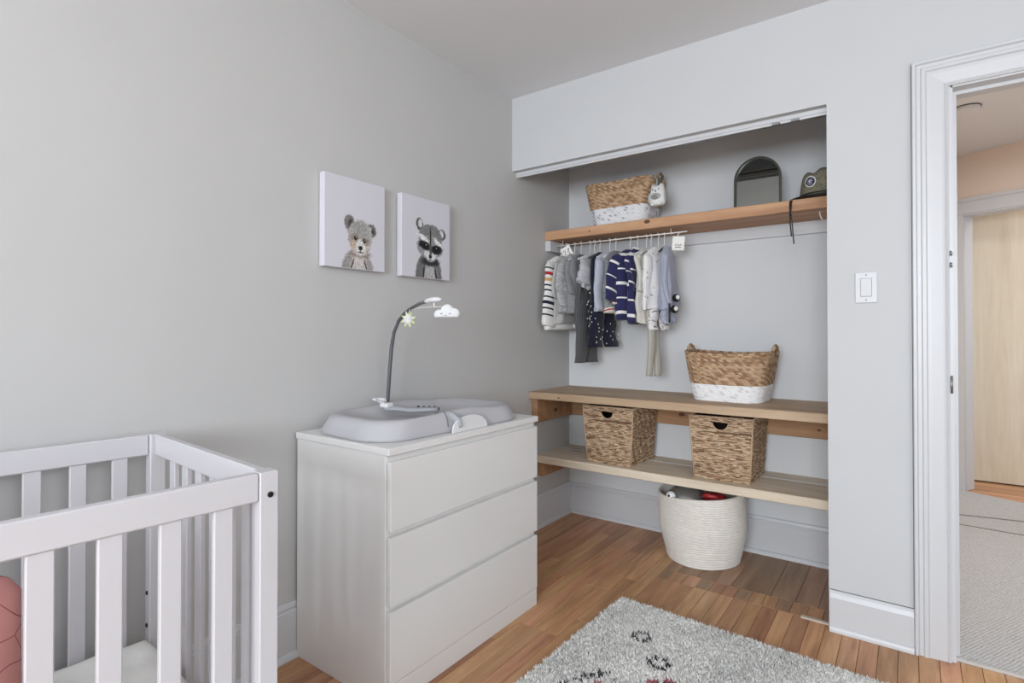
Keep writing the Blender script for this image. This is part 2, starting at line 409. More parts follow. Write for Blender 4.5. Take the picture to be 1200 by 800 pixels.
# hall walls, diagonal wall with its doorway, far wooden door
dv = Vector((.9003, -.4354, 0)); nv = Vector((-.4354, -.9003, 0)) * -1      # along the wall, pointing away
P0 = Vector((2.001, 5.092, 0))
def dg(s, d, z): p = P0 + dv * s + nv * d; return (p.x, p.y, z)
def dgbox(m, s0, s1, d0, d1, z0, z1): m.prism([(s0, z0), (s1, z0), (s1, z1), (s0, z1)], lambda u, v, d: dg(u, d, v), d0, d1); return m
m = MB(); dgbox(m, -.25, .07, .012, .12, 0, ZC + .02); dgbox(m, .07, .86, .012, .12, 1.97, ZC + .02); dgbox(m, .86, 2.2, .012, .12, 0, ZC + .02)
struct('wall_hall_diagonal', m, M_peach)
struct('wall_hall_left', MB().box(1.74, 1.84, YW + T, 5.2, -.05, ZC + .02), M_peach)
struct('wall_hall_right', MB().box(3.9, 4.0, YW + T, 4.4, -.05, ZC + .02), M_peach)
struct('ceiling_hall', MB().box(1.74, 4.3, YW + T, 7.0, ZC + .0, ZC + .1), M_ceil)
m = MB(); dgbox(m, .0, .075, -.006, .012, 0, 2.08); dgbox(m, -.02, .95, -.012, .012, 1.975, 2.075); dgbox(m, .86, .935, -.006, .012, 0, 2.0)
dgbox(m, .062, .075, .0, .13, 0, 1.975); dgbox(m, .0, .9, .0, .13, 1.965, 1.98); dgbox(m, -.03, .96, -.022, .012, 2.06, 2.085)
d2 = struct('door_2', m, M_trim)
m = MB(); dgbox(m, .058, .0635, .005, .03, .86, .91); build('strike_plate', m, M_darkmetal, d2)
# far light-wood door leaf
m = MB(); m.box(2.075, 3.3, 5.47, 5.51, .004, 2.1, .003)
d3 = struct('door_3', m, M_lightwood)
m = MB(); m.box(1.6, 4.4, 5.56, 5.66, -.05, ZC); struct('wall_far_room', m, M_peach)
m = MB(); m.box(2.085, 2.105, 5.455, 5.47, 0, 0); 

# bedroom door casing (profiled) + jamb
def casing_profile():   # (across from inner edge outwards, depth)
    return [(0, 0), (0, .012), (.006, .016), (.012, .012), (.018, .014), (.05, .017), (.060, .017), (.064, .023), (.074, .023), (.078, .018), (.088, .018), (.092, .026), (.100, .026), (.103, .02), (.103, 0)]
cz = MB(); prof = casing_profile(); n = len(prof)
path = [(DX0 - .006, 0, -1, 0), (DX0 - .006, DZ - .012, -1, 1), (DX1 + .006, DZ - .012, 1, 1), (DX1 + .006, 0, 1, 0)]
rings = [[(px + sx * a, YW - b, pz + sz * a) for a, b in prof] for px, pz, sx, sz in path]
cz.loft(rings, True, True, True)
d1 = struct('door_1', cz, M_trim)
m = MB(); m.box(DX0 - .006, DX0 + .006, YW - .004, YW + T + .01, 0, DZ); m.box(DX1 - .006, DX1 + .006, YW - .004, YW + T + .01, 0, DZ); m.box(DX0, DX1, YW - .004, YW + T + .01, DZ - .018, DZ + .005)
m.box(DX0 + .006, DX0 + .018, YW + .045, YW + .085, 0, DZ - .018); m.box(DX0 + .018, DX1 - .018, YW + .045, YW + .085, DZ - .03, DZ - .018)
build('door_jamb', m, M_trim, d1)
for z in (1.36, 1.40, .95): 
    m = MB(); m.tube([(DX0 - .002, YW - .014, z - (.008 if z > 1 else .03)), (DX0 - .002, YW - .014, z + (.008 if z > 1 else .03))], .0035, 8); build('hinge_knuckle', m, M_metal, d1, True)

# light switch
sw = thing('light_switch', 'white rocker light switch plate on the wall between closet and door', 'switch', (1.6245, YW, 1.295))
build('plate', MB().box(-.035, .035, -.006, -.0, -.057, .057, .002), M_trim, sw)
m = MB().box(-.018, .018, -.0085, -.005, -.034, .034, .001); build('rocker_frame', m, plain('rocker_shadow_gap', (150, 150, 152), .6), sw)
m = MB(); m.prism([(-.032, -.009), (.0, -.0115), (.032, -.0135), (.032, -.006), (-.032, -.006)], lambda u, v, d: (d, v, u), -.0165, .0165); build('rocker', m, M_trim, sw)
for z in (-.046, .046):
    m = MB().lathe([(.003, 0), (.003, .0015), (.0015, .002)], 10); 
    o = build('screw', m, M_metal, sw, True); o.rotation_euler = (R(90), 0, 0); o.location = (0, -.006, z)

# baseboards
def base_prof(h): return [(0, 0), (.014, 0), (.014, h - .03), (.010, h - .026), (.010, h - .02), (.013, h - .016), (.010, h - .004), (.006, h), (0, h)]
def run(m, prof, p0, p1, nrm):
    m.loft([[(p[0] + nrm[0] * a, p[1] + nrm[1] * a, z) for a, z in prof] for p in (p0, p1)], True, True, True)
QR = [(0, 0), (.015, 0), (.014, .007), (.010, .013), (.005, .016), (0, .017)]
QRs = [(.014 + a, z * 1.25) for a, z in QR]
m = MB(); run(m, base_prof(.19), (0, YE), (0, YB), (1, 0)); run(m, QRs, (0, YE), (0, YB), (1, 0)); struct('baseboard_left', m, M_trim)
m = MB(); run(m, base_prof(.19), (0, YB), (XI, YB), (0, -1)); run(m, QRs, (0, YB), (XI, YB), (0, -1)); struct('baseboard_closet', m, M_trim)
m = MB(); pr = [(0, .004), (.017, .004), (.017, .125), (.012, .14), (.006, .149), (0, .15)]
run(m, pr, (XR + .004, YW), (DX0 - .11, YW), (0, -1)); run(m, [(.016 + a * .8, z * 1.3) for a, z in QR], (XR + .004, YW), (DX0 - .11, YW), (0, -1))
struct('baseboard_back', m, M_trim)
m = MB(); run(m, base_prof(.17), (XE, YE), (XE, YW), (-1, 0)); struct('baseboard_right', m, M_trim)
struct('trim_6', MB().box(XR + .004, DX0 - .11, YW - .003, YW, .1497, .1512), M_caulk)
struct('trim_7', MB().box(DX0 - .1110, DX0 - .1092, YW - .003, YW, .15, DZ + .09), M_caulk)
# closet opening: head track and corner bead
m = MB(); m.box(0, XR, YW + .035, YW + .075, ZH - .016, ZH + .0); m.box(0, XR, YW + .04, YW + .044, ZH - .026, ZH - .016)
tr = struct('trim_3', m, M_trim)
m = MB(); m.box(0, XR, YW + .078, YW + .1, ZH - .012, ZH); build('track_channel', m, M_metal, tr)
for x in (1.30, 1.37):
    build('track_roller', MB().box(x, x + .03, YW + .03, YW + .05, ZH - .03, ZH - .02, .002), M_metal, tr)

# ------------------------------------------------------------------ closet shelves
def cut_board(x0, x1, y0, y1, z0, z1): return MB().box(x0, x1, y0, y1, z0, z1, .003)
sh = thing('wooden_shelf', 'top closet shelf, orange-brown timber board above the clothes rail', 'shelf', (0, YB, 1.675))
F_ = FR((0, YB, 1.675))
build('board', cut_board(.001, XI, 2.737, YB, 1.675, 1.728), M_top, sh, frame=F_)
c1 = build('cleat', MB().box(0.001, .036, 2.745, YB, 1.612, 1.6745, .002), M_trim, sh, frame=F_); c1['label'] = 'white painted wall cleat'
c1 = build('cleat', MB().box(.037, XI, YB - .02, YB, 1.612, 1.6745, .002), M_trim, sh, frame=F_); c1['label'] = 'white painted wall cleat'
sh = thing('wooden_shelf', 'middle closet shelf of tan timber holding the white-based basket', 'shelf', (0, YB, .755))
F_ = FR((0, YB, .755))
build('board', cut_board(.001, XI, 2.568, YB, .755, .795), M_mid, sh, frame=F_)
build('cleat', MB().box(.001, .04, 2.60, YB, .618, .7545, .002), M_cleat, sh, frame=F_)
build('cleat', MB().box(.041, XI, YB - .038, YB, .618, .7545, .002), M_cleat, sh, frame=F_)
sh = thing('wooden_shelf', 'lowest closet shelf of pale pine holding the two square baskets', 'shelf', (0, YB, .38))
F_ = FR((0, YB, .38))
build('board', cut_board(.001, XI, 2.629, 2.890, .383, .425), M_low, sh, frame=F_)
build('gap_strip', MB().box(.001, XI, 2.890, 2.905, .39, .4256), M_pwhite, sh, frame=F_)
build('board', cut_board(.001, XI, 2.906, YB, .383, .4235), M_low, sh, frame=F_)
build('cleat', MB().box(.001, .04, 2.66, YB, .30, .3825, .002), M_cleat, sh, frame=F_)
build('cleat', MB().box(.041, XI, YB - .036, YB, .30, .3825, .002), M_trim, sh, frame=F_)

def knot(parent, c, ax, r_=.009):
    sz = {'y': (r_ * 1.4, .0012, r_ * .8), 'x': (.0012, r_ * 1.3, r_)}[ax]
    o = build('knot', MB().ellipsoid((0, 0, 0), sz, 14, 6), M_knot, parent, True); o.location = Vector(c) - parent.location; o['label'] = 'dark wood knot'
M_knot = plain('dark_knot', (92, 62, 44), .7)
kts = [o for o in C.objects if o.name.startswith('wooden_shelf')]
knot(kts[0], (.640, 2.737, 1.712), 'y', .012); knot(kts[0], (.30, 2.737, 1.70), 'y', .005); knot(kts[1], (.040, 2.80, .668), 'x', .013)
knot(kts[1], (.735, 2.992, .678), 'y', .013); knot(kts[1], (1.40, 2.992, .66), 'y', .006); knot(kts[1], (.20, 2.568, .772), 'y', .005)

# ------------------------------------------------------------------ clothes rail
RY, RZ = 2.80, 1.648
rl = thing('clothes_rail', 'thin white wire clothes rail hung under the top closet shelf', 'rail', (.4, RY, RZ))
F_ = FR((.4, RY, RZ))
build('rod', MB().tube([(.04, RY, RZ - .002), (.83, RY, RZ + .002)], .0035, 8), M_wire, rl, True, frame=F_)
for x in (.09, .745):
    build('hook', MB().tube([(x, RY, 1.6745), (x, RY, 1.664), (x + .004, RY - .007, 1.657), (x + .004, RY - .008, RZ), (x + .004, RY, RZ - .006), (x + .004, RY + .007, RZ)], .002, 6), M_wire, rl, True, frame=F_)
hk = MB().tube([(1.43, 2.80, 1.6745), (1.43, 2.80, 1.66), (1.435, 2.79, 1.645), (1.44, 2.80, 1.635), (1.44, 2.815, 1.645)], .0025, 6)
tag(build('screw_hook', hk, M_wire, None, True), 'spare white screw hook under the right end of top shelf', 'hook')

# ------------------------------------------------------------------ garments and hangers
def L8(r, g, b): return lin((r, g, b))
def hanger(x, mat, label, rz, w=.13, bar=.0045):
    t = thing('clothes_hanger', label, 'hanger', (x, RY, RZ + .0), rz, 'hangers on the closet rail')
    pts = [(0, -.006, .002)] + [(0, .0075 * math.sin(a), .0008 + .0075 * math.cos(a)) for a in [R(-60 + 30 * k) for k in range(7)]]
    pts += [(0, .004, -.014), (0, 0, -.022), (0, 0, -.074)]
    build('hook', MB().tube(pts, .0019, 6), M_wire, t, True)
    m = MB(); arc = [(0, w * s, -.074 - .035 * (abs(s) ** 1.25)) for s in np.linspace(-1, 1, 15)]
    m.tube(arc, [bar * (.7 + .5 * (1 - abs(s))) for s in np.linspace(-1, 1, 15)], 8, flat=1.6)
    build('shoulder_bar', m, mat, t, True)
    return t
def nz(a, b, seed): return math.sin(a * 3.1 + seed) * .5 + math.sin(b * 7.3 + a * 2.2 + seed * 1.7) * .3 + math.sin(b * 13.7 - a * 4 + seed * 2.3) * .2
def torso(L, w0, w1, t0, t1, colf, seed, neck=.045, n=28, m=46, flare=.9, top=-.068):
    """width along local y, thickness along local x, hanging from z=top"""
    rings = []
    for i in range(m + 1):
        s = i / m; z = top - L * s
        q = min(1, s * L / .055)
        w = neck + (w0 + (w1 - w0) * s - neck) * (1 - (1 - q) ** 1.7)
        t = (t0 + (t1 - t0) * s) * (.55 + .45 * min(1, q))
        ring = []
        for k in range(n):
            a = 2 * PI * k / n; ca, sa = math.cos(a), math.sin(a)
            px = math.copysign(abs(ca) ** .8, ca) * t; py = math.copysign(abs(sa) ** .75, sa) * w
            f = .013 * s * nz(py * 30, z * 4, seed) + .007 * math.sin(py * 70 + seed * 3) * s
            ring.append((px * (1 + .25 * s * math.sin(a * 3 + seed)) + f, py + .004 * s * math.sin(z * 20 + seed), z + .006 * s * math.sin(a * 2 + seed)))
        rings.append(ring)
    mb = MB(); mb.loft(rings, True, True, True, lambda i, k: colf('body', (i + .5) / m, 2 * PI * (k + .5) / n, top - L * (i + .5) / m))
    return mb
def sleeve(side, L, r0, r1, ang, fwd, colf, seed, w0, n=16, m=40, top=-.068):
    a = R(ang); st = Vector((0, side * (w0 - r0 * .55), top - .040)); d = Vector((math.sin(R(fwd)), side * math.sin(a), -math.cos(a))).normalized()
    pts, rr = [], []
    rings = []
    e1 = Vector((1, 0, 0)); e1 = (e1 - d * e1.dot(d)).normalized(); e2 = d.cross(e1)
    for i in range(m + 1):
        s = i / m; c = st + d * (L * s) + Vector((.01 * math.sin(s * 5 + seed), 0, 0)) + Vector((0, -side * .03 * s * s, 0))
        r = r0 + (r1 - r0) * s; r *= (1 + .05 * math.sin(s * 22 + seed) * (s > .1)); sc = min(1, .45 + s * 6)
        rings.append([tuple(c + e1 * math.cos(2 * PI * k / n) * r * .42 * sc + e2 * math.sin(2 * PI * k / n) * r * sc * (1 + .08 * math.sin(3 * 2 * PI * k / n + seed))) for k in range(n)])
    mb = MB(); mb.loft(rings, True, True, True, lambda i, k: colf('sleeve', (i + .5) / m, 2 * PI * (k + .5) / n, side)); return mb
def legs_mesh(side, L, w, t, top, colf, seed, spread=.015, taper=.7, n=16, m=30):
    rings = []
    for i in range(m + 1):
        s = i / m; ww = w * (1 + (taper - 1) * s)
        rings.append([(t * math.cos(2 * PI * k / n) * (1 - .2 * s) + .012 * s * math.sin(seed + s * 6), side * (w * .96 + spread * s) + ww * math.sin(2 * PI * k / n) * (1 + .1 * math.sin(s * 14 + seed)), top - L * s) for k in range(n)])
    mb = MB(); mb.loft(rings, True, True, True, lambda i, k: colf('leg', (i + .5) / m, 2 * PI * (k + .5) / n, side)); return mb
def neckband(r, top, mat, t, h=.010):
    mb = MB(); P = [(r * .55 * math.cos(2 * PI * k / 20), r * math.sin(2 * PI * k / 20), top + h * .3 - .010 * abs(math.cos(2 * PI * k / 20))) for k in range(21)]
    mb.tube(P, .005, 6, cap=False); build('neckband', mb, mat, t, True)
def shirt(name, label, x, rz, colf, seed, L=.34, w=.115, wb=.125, t=.022, sl=.25, sr=.036, sr1=.026, ang=14, fwd=4, band=None, cat='clothing', tb=None, sides=(-1, 1)):
    o = thing(name, label, cat, (x, RY, RZ), rz, 'baby clothes on the closet rail')
    build('body', torso(L, w, wb, t, tb or t * 1.2, colf, seed), M_cloth, o, True)
    if sl:
        for sd in sides: build('sleeve', sleeve(sd, sl, sr, sr1, ang, fwd, colf, seed + sd, w), M_cloth, o, True)
    if band: neckband(.042, -.066, band, o)
    return o
W_ = L8(228, 227, 224); NV = L8(30, 32, 56)
def band_stripes(zv):
    # z measured down from the shoulder
    for a, b, c in ((.055, .072, L8(44, 66, 62)), (.090, .108, L8(170, 40, 52)), (.125, .143, L8(206, 160, 96)), (.160, .172, NV), (.195, .207, NV), (.230, .242, NV), (.265, .277, NV), (.300, .312, NV), (.335, .347, NV)):
        if a <= zv <= b: return c
    return W_
def c_stripe(kind, s, a, v): return band_stripes(-v - .078) if kind == 'body' else band_stripes(.02 + s * .385)
def flat_c(c, amp=.10, seed=0):
    rr = random.Random(seed)
    return lambda kind, s, a, v: (lambda f_: tuple(min(1, q * f_) for q in c))(1 + amp * (rr.random() * 2 - 1))
def c_navy(kind, s, a, v):
    q = (s * .38 + .03 if kind == 'body' else s * .27 + .01)
    k = q % .078
    return W_ if .058 < k < .070 else L8(44, 44, 86)
def c_dots(base, dot, dens, seed):
    rr = random.Random(seed)
    return lambda kind, s, a, v: dot if rr.random() < dens else base
def c_redcuff(kind, s, a, v):
    g = L8(132, 134, 136)
    if (kind == 'sleeve' and s > .86) or (kind == 'body' and s > .93): 
        u = (s - .86) / .14 if kind == 'sleeve' else (s - .93) / .07
        return L8(226, 218, 205) if u < .3 or u > .8 else L8(164, 40, 50)
    f_ = random.uniform(.75, 1.25); return tuple(q * f_ for q in g)
def px_spots(mbobj_parent, col_mat, pts, r):
    m = MB()
    for p in pts: m.ellipsoid(p, (r * .5, r, r), 6, 4)
    o_ = build('print_spots', m, col_mat, mbobj_parent, True); o_['kind'] = 'stuff'; return o_

hx = [.075, .116, .170, .213, .271, .299, .334, .395, .431, .518, .560, .611, .637, .677, .710]
hang_lab = ['leftmost hanger, holding the white multicolour striped cardigan', 'hanger under the pale grey one-piece with white neckband', 'hanger inside the light grey marl jacket',
            'hanger inside the mid grey shirt', 'hanger carrying the long charcoal ribbed trousers', 'hanger under the short frilly grey top', 'grey hanger holding the navy spotted pyjamas',
            'hanger inside the pale blue-grey long shirt', 'hanger inside the grey top with red cuffs', 'pinkish wooden hanger holding the navy and white striped shirt', 'hanger in the navy top with white neckband',
            'hanger inside the plain cream one-piece', 'hanger carrying the long beige trousers', 'dark hanger inside the white spotted top', 'black hanger on the far right holding pale blue dungarees']
hmat = [M_pwhite] * 15
M_hgrey = plain('grey_hanger', (96, 98, 98), .6)
hmat[6] = M_hgrey; hmat[9] = M_pinkwood; hmat[13] = M_hgrey; hmat[14] = M_black
rots = [R(v) for v in (-9, -6, -10, -8, -6, -12, -8, -10, -6, -10, -4, -6, -6, -16, 8)]
for i in range(15): hanger(hx[i], hmat[i], hang_lab[i], rots[i], w=.12)
M_nw = plain('white_rib', (224, 222, 218), .9); M_ng = plain('grey_rib', (150, 150, 150), .9)
# 1 striped cardigan
shirt('baby_cardigan', 'white baby cardigan with green, red, orange and navy stripes, leftmost on the rail', hx[0], rots[0], c_stripe, 1, L=.43, w=.12, wb=.14, sl=.38, sr=.046, sr1=.052, ang=10, t=.02)
# 2 pale grey one-piece
o = shirt('baby_onesie', 'pale grey baby one-piece with white neckband next to the striped cardigan', hx[1], rots[1], flat_c(L8(176, 176, 174), .08, 2), 2, L=.40, w=.11, wb=.11, sl=.22, sr=.03, band=M_nw, t=.016)
# 3 light grey marl jacket
shirt('baby_jacket', 'light grey marl baby jacket with open pointed hem', hx[2], rots[2], flat_c(L8(164, 165, 166), .25, 3), 3, L=.335, w=.125, wb=.145, sl=.27, sr=.045, sr1=.038, ang=12, t=.022, band=M_ng)
# 4 mid grey shirt
shirt('baby_shirt', 'mid grey soft baby shirt beside the light grey marl jacket', hx[3], rots[3], flat_c(L8(132, 133, 136), .10, 4), 4, L=.345, w=.115, wb=.125, sl=.2, sr=.036, t=.024)
# 5 charcoal ribbed trousers
def c_rib(kind, s, a, v): return L8(76, 76, 78) if int(a * 18 / PI) % 2 else L8(92, 92, 94)
o = thing('baby_trousers', 'long charcoal ribbed baby trousers hanging below the grey shirts', 'clothing', (hx[4] - .02, RY, RZ), rots[4], 'baby clothes on the closet rail')
build('waist', torso(.28, .10, .105, .02, .026, c_rib, 5, neck=.08, top=-.076, m=26, n=36), M_cloth, o, True)
for sd in (-1, 1): build('leg', legs_mesh(sd, .36, .056, .028, -.33, c_rib, 5 + sd, spread=.006, taper=.92, n=36), M_cloth, o, True)
# 6 frilly grey top
def frill():
    o = thing('baby_shirt', 'short pale grey baby top with frilled sleeves above the charcoal trousers', 'clothing', (hx[5], RY, RZ), rots[5], 'baby clothes on the closet rail')
    cf = flat_c(L8(178, 180, 184), .12, 6)
    build('body', torso(.20, .105, .12, .02, .024, cf, 6), M_cloth, o, True)
    for sd in (-1, 1): build('sleeve', sleeve(sd, .15, .04, .066, 18, 8, cf, 6, .105, n=24), M_cloth, o, True)
frill()
# 7 navy spotted pyjamas
o = thing('baby_pyjamas', 'long navy baby pyjamas with scattered white spots', 'clothing', (hx[6] + .02, RY, RZ), rots[6], 'baby clothes on the closet rail')
cn = flat_c(L8(28, 30, 48), .06, 7)
build('body', torso(.34, .11, .115, .022, .026, cn, 7, m=30), M_cloth, o, True)
for sd in (-1, 1):
    lg = build('leg', legs_mesh(sd, .215, .064, .028, -.385, cn, 7 + sd, spread=.004, taper=.95), M_cloth, o, True)
rr = random.Random(5); pts = []
for k in range(46):
    yy = rr.uniform(-.115, .115); zz = -.15 - rr.random() * .43
    pts.append((.026 + .004 * rr.random(), yy, zz))
    pts.append((-.026, yy, zz))
for k in range(14):
    pts.append((rr.uniform(-.02, .02), -.125, -.2 - rr.random() * .3))
px_spots(o, M_nw, pts, .0042)
# 8 pale blue-grey shirt
shirt('baby_shirt', 'pale blue-grey long-sleeved baby shirt left of the red-cuffed top', hx[7], rots[7], flat_c(L8(178, 182, 194), .06, 8), 8, L=.33, w=.12, wb=.13, sl=.29, sr=.042, sr1=.036, ang=8, t=.03)
# 9 grey top with red cuffs
shirt('baby_shirt', 'grey marl baby top with red and white cuffs', hx[8] + .01, rots[8], c_redcuff, 9, L=.34, w=.115, wb=.125, sl=.27, sr=.036, sr1=.03, ang=10, fwd=12, t=.024)
# 10 navy striped shirt
shirt('baby_shirt', 'navy baby shirt with broad white stripes on the pinkish wooden hanger', hx[9], rots[9], c_navy, 10, L=.38, w=.125, wb=.13, sl=.26, sr=.052, sr1=.046, ang=20, fwd=-6, t=.03)
# 11 navy top with white neckband
shirt('baby_shirt', 'dark navy baby top with white neckband behind the navy striped shirt', hx[10], rots[10], c_navy, 11, L=.40, w=.105, wb=.115, sl=.2, sr=.03, band=M_nw, t=.022)
# 12 cream one-piece
o = shirt('baby_onesie', 'plain cream baby one-piece left of the white spotted top', hx[11], rots[11], flat_c(L8(208, 206, 198), .05, 12), 12, L=.40, w=.10, wb=.085, sl=.2, sr=.034, ang=10, t=.016)
# 13 beige long trousers
def c_beige(kind, s, a, v): return L8(172, 168, 158) if int(a * 9) % 2 else L8(180, 176, 166)
o = thing('baby_trousers', 'long soft beige baby trousers hanging lowest on the rail', 'clothing', (hx[12] + .012, RY, RZ), rots[12], 'baby clothes on the closet rail')
build('waist', torso(.26, .085, .075, .018, .02, c_beige, 13, neck=.07, top=-.076, m=24), M_cloth, o, True)
for sd in (-1, 1): build('leg', legs_mesh(sd, .44, .038, .020, -.31, c_beige, 13 + sd * 2, spread=-.01, taper=.55), M_cloth, o, True)
# 14 white spotted top
o = thing('baby_shirt', 'white baby top with tiny grey spots and patterned cuffs', 'clothing', (hx[13], RY, RZ), rots[13], 'baby clothes on the closet rail')
cw = flat_c(L8(228, 227, 226), .03, 14)
build('body', torso(.33, .115, .14, .02, .024, cw, 14), M_cloth, o, True)
for sd in (-1, 1): build('sleeve', sleeve(sd, .22, .036, .030, 8, 4, cw, 14 + sd, .115), M_cloth, o, True)
cpat = c_dots(L8(224, 223, 222), L8(60, 60, 66), .12, 3)
for sd in (-1, 1): build('leg', legs_mesh(sd, .13, .04, .02, -.375, cpat, 14 + sd, spread=-.0, taper=.8), M_cloth, o, True)
pts = []
for k in range(40):
    yy = rr.uniform(-.12, .12); zz = -.1 - rr.random() * .27; pts += [(.022, yy, zz)]
for k in range(14): pts.append((rr.uniform(-.01, .03), -.128, -.12 - rr.random() * .24))
px_spots(o, M_hgrey, pts, .0035)
# 15 pale blue dungarees with black and white feet
o = thing('baby_sleepsuit', 'pale blue-grey baby sleepsuit with black and white animal feet, rightmost on the rail', 'clothing', (hx[14] + .018, RY, RZ), rots[14], 'baby clothes on the closet rail')
cb = flat_c(L8(164, 169, 186), .05, 15)
build('body', torso(.33, .10, .105, .026, .034, cb, 15), M_cloth, o, True)
for sd in (-1, 1): build('sleeve', sleeve(sd, .27, .034, .03, 6, 6, cb, 15 + sd, .10), M_cloth, o, True)
for sd in (-1, 1): build('leg', legs_mesh(sd, .10, .042, .026, -.375, cb, 15 + sd, taper=.8), M_cloth, o, True)
for (yy, zz) in ((-.03, -.34), (-.075, -.40)):
    ft = build('foot', MB().ellipsoid((.05, yy, zz), (.020, .027, .021), 14, 8), M_black, o, True)
    build('face_patch', MB().ellipsoid((.060, yy - .016, zz + .002), (.012, .013, .013), 12, 6), M_nw, ft, True)
build('strap', MB().box(.028, .034, -.115, -.093, -.47, -.37, .002), M_black, o)
# card tags on the rail
def tagcard(x, z, tilt, label, sc):
    t = thing('size_tag', label, 'tag', (x, RY - .015, z), 0, 'card tags on the rail')
    m = MB(); m.box(-.031, .031, -.001, .001, -.036, .036, .0006); o = build('card', m, M_paper, t); o.rotation_euler = (0, R(tilt), R(8))
    ink = MB()
    def st(p): ink.tube([(a * sc, -.0018, b) for a, b in p], .0016, 4)
    if sc > .9: st([(-.02, .012), (-.012, .02), (-.006, .01), (-.014, .0), (-.02, -.012), (-.006, -.012)]); st([(.002, .0), (.008, .0)]); st([(.012, .018), (.012, -.012)]); st([(.012, .006), (.022, .016)])
    else: st([(-.02, -.006), (-.012, -.014), (-.004, -.004), (.006, -.014), (.014, -.004), (.022, -.012)]); st([(-.018, -.022), (.02, -.020)])
    build('ink_lettering', ink, M_ink, o, True)
    s = MB().tube([(0, .0, .035), (-.004, .004, .05), (0, .015, RZ - z + .006), (.003, .019, RZ - z), (.0, .012, RZ - z - .006)], .0022, 6); build('ribbon', s, M_wire, t, True)
tagcard(.128, RZ - .037 - .01, -28, 'white card size tag tilted at the left end of the rail', 1.0)
tagcard(.79, RZ - .058, 5, 'white card size tag hanging straight at the right end of the rail', .8)

# ------------------------------------------------------------------ woven baskets
SG = [L8(180, 150, 120), L8(166, 134, 104), L8(194, 168, 138), L8(152, 120, 92), L8(186, 158, 128), L8(140, 108, 82)]
def weave_d(u, v, ls, hr):
    """u,v metres along / up; returns bulge 0..1 and a stitch id"""
    row = math.floor(v / hr); fv = v / hr - row
    uu = u / ls + (.5 if row % 2 else 0) + (fv - .5) * .7
    col = math.floor(uu); fu = uu - col
    d = math.sqrt(max(0, 1 - (2 * fv - 1) ** 2)) * (1 - abs(2 * fu - 1) ** 3)
    return d, (row, col)
def stitch_col(idk, pal, seed):
    return pal[(idk[0] * 7349 + idk[1] * 9151 + seed * 31 + (idk[0] * idk[1]) % 17) % len(pal)]
def rrect(a, b, r, n):
    """n points round a rounded rectangle of half sizes a,b, starting at (0,-b)"""
    segs = [('l', (-a + r, -b), (a - r, -b)), ('c', (a - r, -b + r), -90), ('l', (a, -b + r), (a, b - r)), ('c', (a - r, b - r), 0),
            ('l', (a - r, b), (-a + r, b)), ('c', (-a + r, b - r), 90), ('l', (-a, b - r), (-a, -b + r)), ('c', (-a + r, -b + r), 180)]
    lens = [math.dist(s[1], s[2]) if s[0] == 'l' else PI * r / 2 for s in segs]; tot = sum(lens); out = []
    for i in range(n):
        d = tot * i / n; k = 0
        while d > lens[k] and k < 7: d -= lens[k]; k += 1
        s = segs[k]; q = d / lens[k] if lens[k] else 0
        if s[0] == 'l':
            dx, dy = s[2][0] - s[1][0], s[2][1] - s[1][1]; Ln = math.hypot(dx, dy) or 1
            out.append((s[1][0] + dx * q, s[1][1] + dy * q, dy / Ln, -dx / Ln))
        else:
            a_ = R(s[2] + 90 * q); out.append((s[1][0] + r * math.cos(a_), s[1][1] + r * math.sin(a_), math.cos(a_), math.sin(a_)))
    return out, tot
